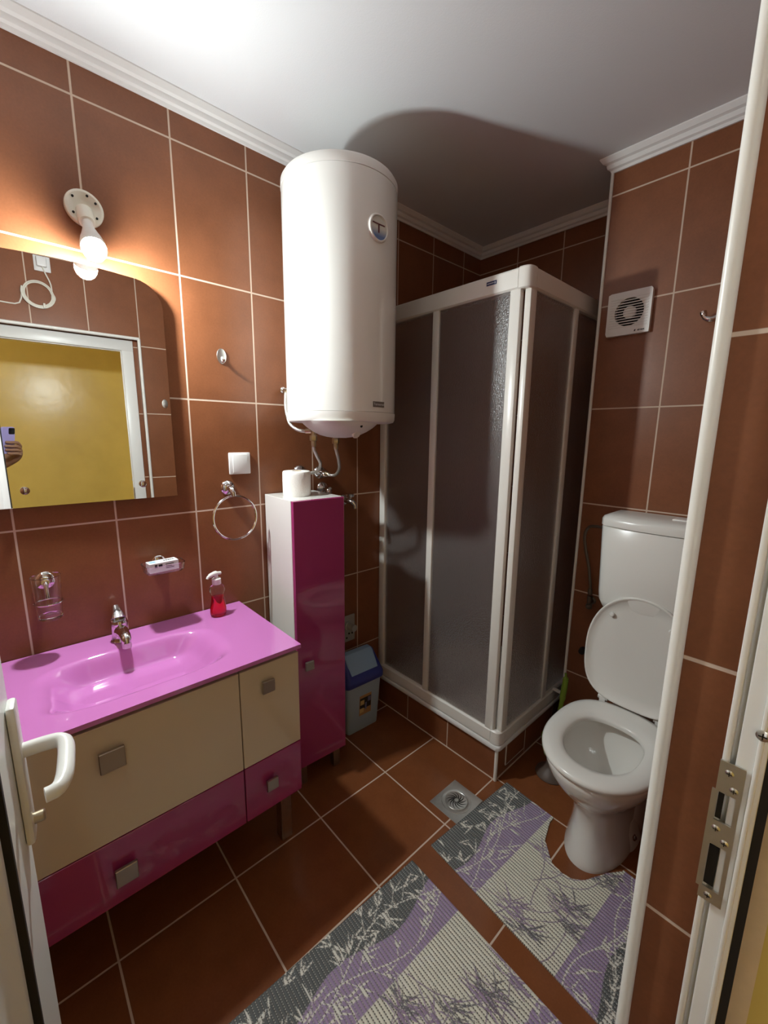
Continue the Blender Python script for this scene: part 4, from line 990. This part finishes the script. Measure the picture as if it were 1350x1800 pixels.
def mat_print(W, H, y00, step, seed):
    """Colours on a grid: bands along x, bamboo twigs and leaves over them."""
    rng = np.random.RandomState(seed)
    nx = int(round(W / step)) + 1; ny = int(round(H / step)) + 1
    X = np.linspace(0, W, nx)[None, :].repeat(ny, 0); Y = (y00 + np.linspace(0, H, ny))[:, None].repeat(nx, 1)
    b1 = 0.100 + 0.022 * np.sin((Y * 2 * PI / 0.40) + 0.6); b4 = 0.572 + 0.020 * np.sin(Y * 2 * PI / 0.42 + 2.2)
    img = np.empty((ny, nx, 3)); img[:] = C_WHT
    img[(X < 0.205) | (X > 0.475)] = C_PUR; img[(X < b1) | (X > b4)] = C_DARK
    def blend(mask, col):
        img[mask] = col
    def seg(p, q, w0, w1, col):
        p, q = np.array(p), np.array(q); d = q - p; L2 = (d ** 2).sum()
        if L2 < 1e-9: return
        t = np.clip(((X - p[0]) * d[0] + (Y - p[1]) * d[1]) / L2, 0, 1)
        dist = np.hypot(X - p[0] - t * d[0], Y - p[1] - t * d[1])
        ww = w0 + (w1 - w0) * t
        blend(dist < ww, col)
    def leaf(p, ang, ln, wd, col):
        p = np.array(p); d = np.array((math.cos(ang), math.sin(ang)))
        s = (X - p[0]) * d[0] + (Y - p[1]) * d[1]; c = -(X - p[0]) * d[1] + (Y - p[1]) * d[0]
        t = s / ln; ok = (t > 0) & (t < 1)
        prof_ = np.zeros_like(t); prof_[ok] = wd * (np.sin(PI * t[ok] ** 0.75)) ** 0.9
        c2 = c - 0.08 * ln * np.where(ok, t, 0) ** 2
        blend(ok & (np.abs(c2) < prof_), col)
    # twigs in the coloured borders (pale), long wavy stems with leaf bunches
    for (xs, amp, per, ph) in ((0.105, 0.045, 0.62, 0.3), (0.150, 0.035, 0.50, 2.0), (0.555, 0.045, 0.60, 1.2), (0.520, 0.03, 0.45, 4.0)):
        yy = np.arange(y00 - 0.05, y00 + H + 0.05, 0.012)
        xx = xs + amp * np.sin(2 * PI * yy / per + ph)
        for i in range(len(yy) - 1): seg((xx[i], yy[i]), (xx[i + 1], yy[i + 1]), 0.0019, 0.0019, C_LEAF)
        for i in range(1, len(yy) - 1, 3):
            sd_ = rng.choice((-1, 1)); base_a = PI / 2 + sd_ * rng.uniform(0.5, 1.3)
            bx, by = xx[i], yy[i]; ln = rng.uniform(0.02, 0.05)
            ex, ey = bx + ln * math.cos(base_a), by + ln * math.sin(base_a)
            seg((bx, by), (ex, ey), 0.0013, 0.0010, C_LEAF)
            for k in range(rng.randint(2, 6)): leaf((ex, ey), base_a + rng.uniform(-1.0, 1.0), rng.uniform(0.025, 0.06), rng.uniform(0.0018, 0.0034), C_LEAF)
    for k in range(int(46 * H / 0.6)):
        side = rng.choice((0, 1)); ex = rng.uniform(0.0, 0.10) if side == 0 else rng.uniform(0.57, 0.67); ey = y00 + rng.uniform(0, H); a0 = rng.uniform(0, 2 * PI)
        for q in range(rng.randint(2, 5)): leaf((ex, ey), a0 + rng.uniform(-0.6, 0.6), rng.uniform(0.025, 0.055), rng.uniform(0.0017, 0.0030), C_LEAF)
    # centre: grey and mauve bunches on the pale ground
    inner = (X > 0.195) & (X < 0.485)
    save = img.copy()
    for k in range(int(9 * H / 0.45)):
        cx, cy = rng.uniform(0.24, 0.45), y00 + H * (k + 0.5) / int(9 * H / 0.45) + rng.uniform(-0.03, 0.03)
        col = C_GREY if k % 2 == 0 else C_MAU
        a = rng.uniform(-0.5, 0.5) + PI / 2; px, py = cx, cy
        for i in range(14):
            qx, qy = px + 0.014 * math.cos(a), py - 0.014 * math.sin(a); seg((px, py), (qx, qy), 0.0014, 0.0014, C_MAU * 0.8); px, py = qx, qy; a += rng.uniform(-0.12, 0.22)
        for i in range(24):
            aa = rng.uniform(-0.75, 0.75) + (0.35 if i % 3 else PI - 0.3); off = rng.uniform(0, 0.035, 2)
            leaf((cx + off[0] - 0.017, cy + off[1] - 0.017), aa, rng.uniform(0.03, 0.085), rng.uniform(0.0013, 0.0026), col if i % 4 else C_MAU)
    img[~inner] = save[~inner]
    return img, nx, ny

def foam_mat(name, ox, oy, ang, W, H, y00, seed, label, notch=None, step=0.0021):
    img, nx, ny = mat_print(W, H, y00, step, seed)
    bm = bmesh.new(); col = bm.loops.layers.float_color.new('print'); th_ = 0.005
    g = {}; X = np.linspace(0, W, nx); Y = y00 + np.linspace(0, H, ny)
    keep = np.ones((ny, nx), bool)
    if notch is not None:
        for j in range(ny):
            for i in range(nx):
                if notch(X[i], Y[j]): keep[j, i] = False
    for j in range(ny):
        rib = 0.0009 * abs(math.cos(PI * ((Y[j] / 0.0106) % 1.0 - 0.5)))
        for i in range(nx):
            if keep[j, i]: g[i, j] = bm.verts.new((X[i], Y[j], th_ + rib))
    fs = []
    for j in range(ny - 1):
        for i in range(nx - 1):
            k = ((i, j), (i + 1, j), (i + 1, j + 1), (i, j + 1))
            if all(q in g for q in k):
                f = bm.faces.new([g[q] for q in k])
                for lp, (a, b_) in zip(f.loops, k): lp[col] = (*img[b_, a], 1)
    # border wall down to the floor
    be = [e for e in bm.edges if len(e.link_faces) == 1]
    lo = {}
    for e in be:
        for v in e.verts:
            if v not in lo: lo[v] = bm.verts.new((v.co.x, v.co.y, 0.0005))
    for e in be:
        src = e.link_faces[0].loops[0][col].copy(); a, b_ = e.verts
        f = bm.faces.new([a, b_, lo[b_], lo[a]])
        for lp in f.loops: lp[col] = src
    bmesh.ops.recalc_face_normals(bm, faces=bm.faces)
    me = bpy.data.meshes.new(name); bm.to_mesh(me); bm.free(); me.materials.append(M_mat)
    o = bpy.data.objects.new(name, me); COL.objects.link(o); o.location = (ox, oy, 0); o.rotation_euler = (0, 0, ang)
    tag(o, label, 'mat', 'bamboo print foam bath mats')
    return o
foam_mat('bath_mat', 0.736, 0.268, math.radians(-1.8), 0.676, 0.80, -0.165, 11, 'rectangular bamboo print foam mat at the bottom of the photo')
nb = [(0.212, 0.47), (0.217, 0.42), (0.244, 0.343), (0.306, 0.284), (0.345, 0.280), (0.376, 0.290), (0.402, 0.318), (0.437, 0.400), (0.466, 0.445), (0.472, 0.47)]
nbx = [p[0] for p in nb]; nby = [p[1] for p in nb]
def notch(x, y):
    return 0.212 < x < 0.470 and y > np.interp(x, nbx, nby)
foam_mat('bath_mat.001', 0.763, 0.993, math.radians(-3.75), 0.676, 0.453, 0.0, 5, 'bamboo print foam mat cut out around the toilet foot', notch)

# ------------------------------------------------------------------ phone and the person holding it (seen in the mirror)
UP = -ROW_D; RT = ROW_R; FW = ROW_F
PCEN = CAM - RT * 0.020 - UP * 0.052 - FW * 0.007
TP = Matrix(((*RT, 0), (*UP, 0), (*FW, 0), (0, 0, 0, 1))).transposed(); TP.translation = PCEN     # local x right, y up, z towards the scene
ph = thing('phone', 'lilac phone held up in the doorway, seen in the mirror', 'phone', PCEN - UP * 0.074)
def rrz(w, h, r, z): return [Vector((x, y, z)) for x, y in rrect(-w, w, -h, h, r, 6)]
MB(TP).loft([rrz(0.0345, 0.072, 0.010, -0.011), rrz(0.0365, 0.0742, 0.012, -0.009), rrz(0.0365, 0.0742, 0.012, -0.003), rrz(0.034, 0.072, 0.010, 0.0)]).build('phone_case', M_lilac, ph)
MB(TP).loft([rrz(0.033, 0.0705, 0.009, -0.0115), rrz(0.033, 0.0705, 0.009, -0.0108)]).build('screen', M_screen, ph)
isl = MB(TP).loft([[Vector((0.016 + x, 0.052 + y, z)) for x, y in rrect(-0.0165, 0.0165, -0.0175, 0.0175, 0.006, 5)] for z in (-0.001, 0.0015)]).build('camera_island', M_screen, ph)
for (x, y) in ((0.009, 0.060), (0.009, 0.044), (0.024, 0.052)): MB(TP).lathe([(0.0062, 0), (0.0062, 0.0018), (0.0045, 0.0020), (0.0005, 0.0016)], 20, (x, y, 0.0012), (0, 0, 1)).build('camera_lens', M_screen, isl)

def skin_body(name, nodes, mat, parent, levels=1):
    """nodes: list of (co, radius, parent index); the first is the root."""
    me = bpy.data.meshes.new(name)
    off = abs_loc(parent) if parent else Vector((0, 0, 0))
    me.from_pydata([Vector(n[0]) - off for n in nodes], [(n[2], i) for i, n in enumerate(nodes) if n[2] is not None], [])
    o = bpy.data.objects.new(name + '_src', me); COL.objects.link(o)
    sk = o.modifiers.new('skin', 'SKIN'); sk.use_smooth_shade = True; sk.branch_smoothing = 0.4
    layer = me.skin_vertices[0].data if me.skin_vertices else None
    if layer is None:
        raise RuntimeError('no skin layer')
    for i, n in enumerate(nodes):
        r = n[1] if isinstance(n[1], (tuple, list)) else (n[1], n[1]); layer[i].radius = r; layer[i].use_root = (i == 0)
    sb = o.modifiers.new('sub', 'SUBSURF'); sb.levels = levels; sb.render_levels = levels
    dg = bpy.context.evaluated_depsgraph_get(); dg.update()
    m2 = bpy.data.meshes.new_from_object(o.evaluated_get(dg)); bpy.data.objects.remove(o); bpy.data.meshes.remove(me)
    m2.name = name; m2.materials.clear(); m2.materials.append(mat)
    m2.polygons.foreach_set('use_smooth', [True] * len(m2.polygons))
    ob = bpy.data.objects.new(name, m2); COL.objects.link(ob); ob.parent = parent
    return ob

def ploc(r, u, f): return PCEN + RT * r + UP * u + FW * f
H2 = Vector((ROW_F.x, ROW_F.y, 0)).normalized(); R2 = Vector((-H2.y, H2.x, 0)) * -1.0     # facing and right, flat
BC = Vector((2.02, -0.34, 0))       # standing point
def bl_(r, f, z): return BC + R2 * r + H2 * f + Vector((0, 0, z))
per = thing('person', 'person standing in the doorway holding up a lilac phone, arm seen in the mirror', 'person', BC)
nodes = []
def add(co, r, p=None): nodes.append((Vector(co), r, p)); return len(nodes) - 1
pel = add(bl_(0, 0, 0.90), (0.15, 0.11)); wai = add(bl_(0, 0.0, 1.06), (0.135, 0.10), pel); chest = add(bl_(0, 0.0, 1.24), (0.15, 0.105), wai); nb_ = add(bl_(0, -0.01, 1.37), (0.09, 0.07), chest)
neck = add(bl_(0, 0.0, 1.43), 0.052, nb_); jaw = add(bl_(0, 0.03, 1.49), (0.062, 0.072), neck); head = add(bl_(0, 0.02, 1.56), (0.075, 0.092), jaw); crown = add(bl_(0, 0.015, 1.635), (0.062, 0.075), head)
for s in (-1, 1):
    hip = add(bl_(s * 0.09, 0, 0.84), 0.088, pel); kn = add(bl_(s * 0.10, 0.02, 0.47), 0.056, hip); calf = add(bl_(s * 0.10, -0.01, 0.33), 0.052, kn); an = add(bl_(s * 0.105, -0.02, 0.085), 0.036, calf); he = add(bl_(s * 0.105, 0.01, 0.04), 0.038, an); toe = add(bl_(s * 0.125, 0.15, 0.028), 0.028, he)
# left arm hanging
ls = add(bl_(-0.175, 0, 1.335), 0.055, nb_); le = add(bl_(-0.235, 0.0, 1.06), 0.040, ls); lw = add(bl_(-0.24, 0.07, 0.83), 0.026, le); lp = add(bl_(-0.24, 0.085, 0.765), (0.018, 0.034), lw)
for k, (dx, ln) in enumerate(((0.03, 0.075), (0.01, 0.085), (-0.01, 0.08), (-0.028, 0.062))):
    a1 = add(bl_(-0.24 + dx * 0.2, 0.085 + dx, 0.725), 0.0095, lp); a2 = add(bl_(-0.235 + dx * 0.2, 0.09 + dx, 0.725 - ln * 0.5), 0.0085, a1); add(bl_(-0.225, 0.085 + dx, 0.725 - ln), 0.0075, a2)
t1 = add(bl_(-0.235, 0.125, 0.755), 0.011, lp); add(bl_(-0.225, 0.14, 0.715), 0.009, t1)
# right arm: shoulder, elbow, wrist, hand around the phone
rs = add(bl_(0.175, 0.0, 1.335), 0.056, nb_)
elb = ploc(0.085, -0.190, -0.215); wri = ploc(0.082, -0.098, -0.030)
re = add(elb, 0.047, rs); rf = add(elb.lerp(wri, 0.35), 0.046, re); rw = add(wri, (0.027, 0.030), rf)
pa = add(ploc(0.070, -0.062, -0.004), (0.018, 0.024), rw)
for k, (u, ln) in enumerate(((-0.012, 0.98), (-0.033, 1.05), (-0.054, 1.0), (-0.074, 0.82))):
    k1 = add(ploc(0.058, u * 0.75 - 0.020, 0.006), 0.0105, pa); k2 = add(ploc(0.034, u + 0.004, 0.016), 0.0092, k1); k3 = add(ploc(0.034 - 0.034 * ln, u + 0.004, 0.0125), 0.0083, k2); add(ploc(0.034 - 0.062 * ln, u + 0.006, 0.0085), 0.0075, k3)
tm = add(ploc(0.060, -0.060, -0.024), 0.014, pa); tm2 = add(ploc(0.045, -0.040, -0.026), 0.0115, tm); add(ploc(0.020, -0.028, -0.021), 0.0095, tm2)
body = skin_body('body', nodes, M_skin, per, 2)
# face features
fc = bl_(0, 0.115, 1.555)
mb = MB(); mb.loft([[fc + R2 * (w_ * math.cos(a)) + H2 * (d_ + w_ * 0.8 * math.sin(a)) + Vector((0, 0, z_)) for a in [2 * PI * k / 10 for k in range(10)]] for (z_, w_, d_) in ((0.028, 0.006, -0.012), (0.0, 0.009, 0.000), (-0.018, 0.014, 0.006), (-0.028, 0.010, -0.004))]); mb.build('nose', M_skin, per)
for s in (-1, 1):
    MB().sphere(fc + R2 * (s * 0.031) + H2 * -0.017 + Vector((0, 0, 0.018)), 0.0115).build('eye', M_card, per)
    MB().sphere(bl_(s * 0.082, 0.01, 1.55), 0.03, scale=(0.5, 0.6, 1)).build('ear', M_skin, per)
MB().sphere(fc + H2 * -0.012 + Vector((0, 0, -0.048)), 0.018, scale=(1.0, 1.0, 0.35)).build('mouth', pmat('lips', (0.40, 0.13, 0.11), 0.4), per)
hn = []
for (z, f, r) in ((1.46, -0.075, (0.055, 0.03)), (1.56, -0.045, (0.088, 0.068)), (1.63, -0.012, (0.082, 0.085)), (1.655, 0.03, (0.055, 0.05))): hn.append((bl_(0, f, z), r, len(hn) - 1 if hn else None))
skin_body('hair', hn, M_hair, per, 2)
sh = [(bl_(0, 0, 0.93), (0.165, 0.125), None), (bl_(0, 0, 1.06), (0.152, 0.117), 0), (bl_(0, 0, 1.24), (0.166, 0.122), 1), (bl_(0, -0.01, 1.37), (0.10, 0.083), 2),
      (bl_(-0.175, 0, 1.337), 0.072, 3), (bl_(-0.20, 0.0, 1.23), 0.066, 4), (bl_(0.175, 0, 1.337), 0.072, 3), (bl_(0.175, 0.0, 1.337).lerp(elb, 0.32), 0.066, 6)]
skin_body('shirt', sh, M_shirt, per, 2)
tn = [(bl_(0, 0, 0.91), (0.162, 0.122), None)]
for s in (-1, 1):
    i0 = len(tn); tn += [(bl_(s * 0.09, 0, 0.83), 0.102, 0), (bl_(s * 0.10, 0.02, 0.47), 0.072, i0), (bl_(s * 0.104, -0.01, 0.12), 0.062, i0 + 1)]
skin_body('trousers', tn, M_trouser, per, 2)
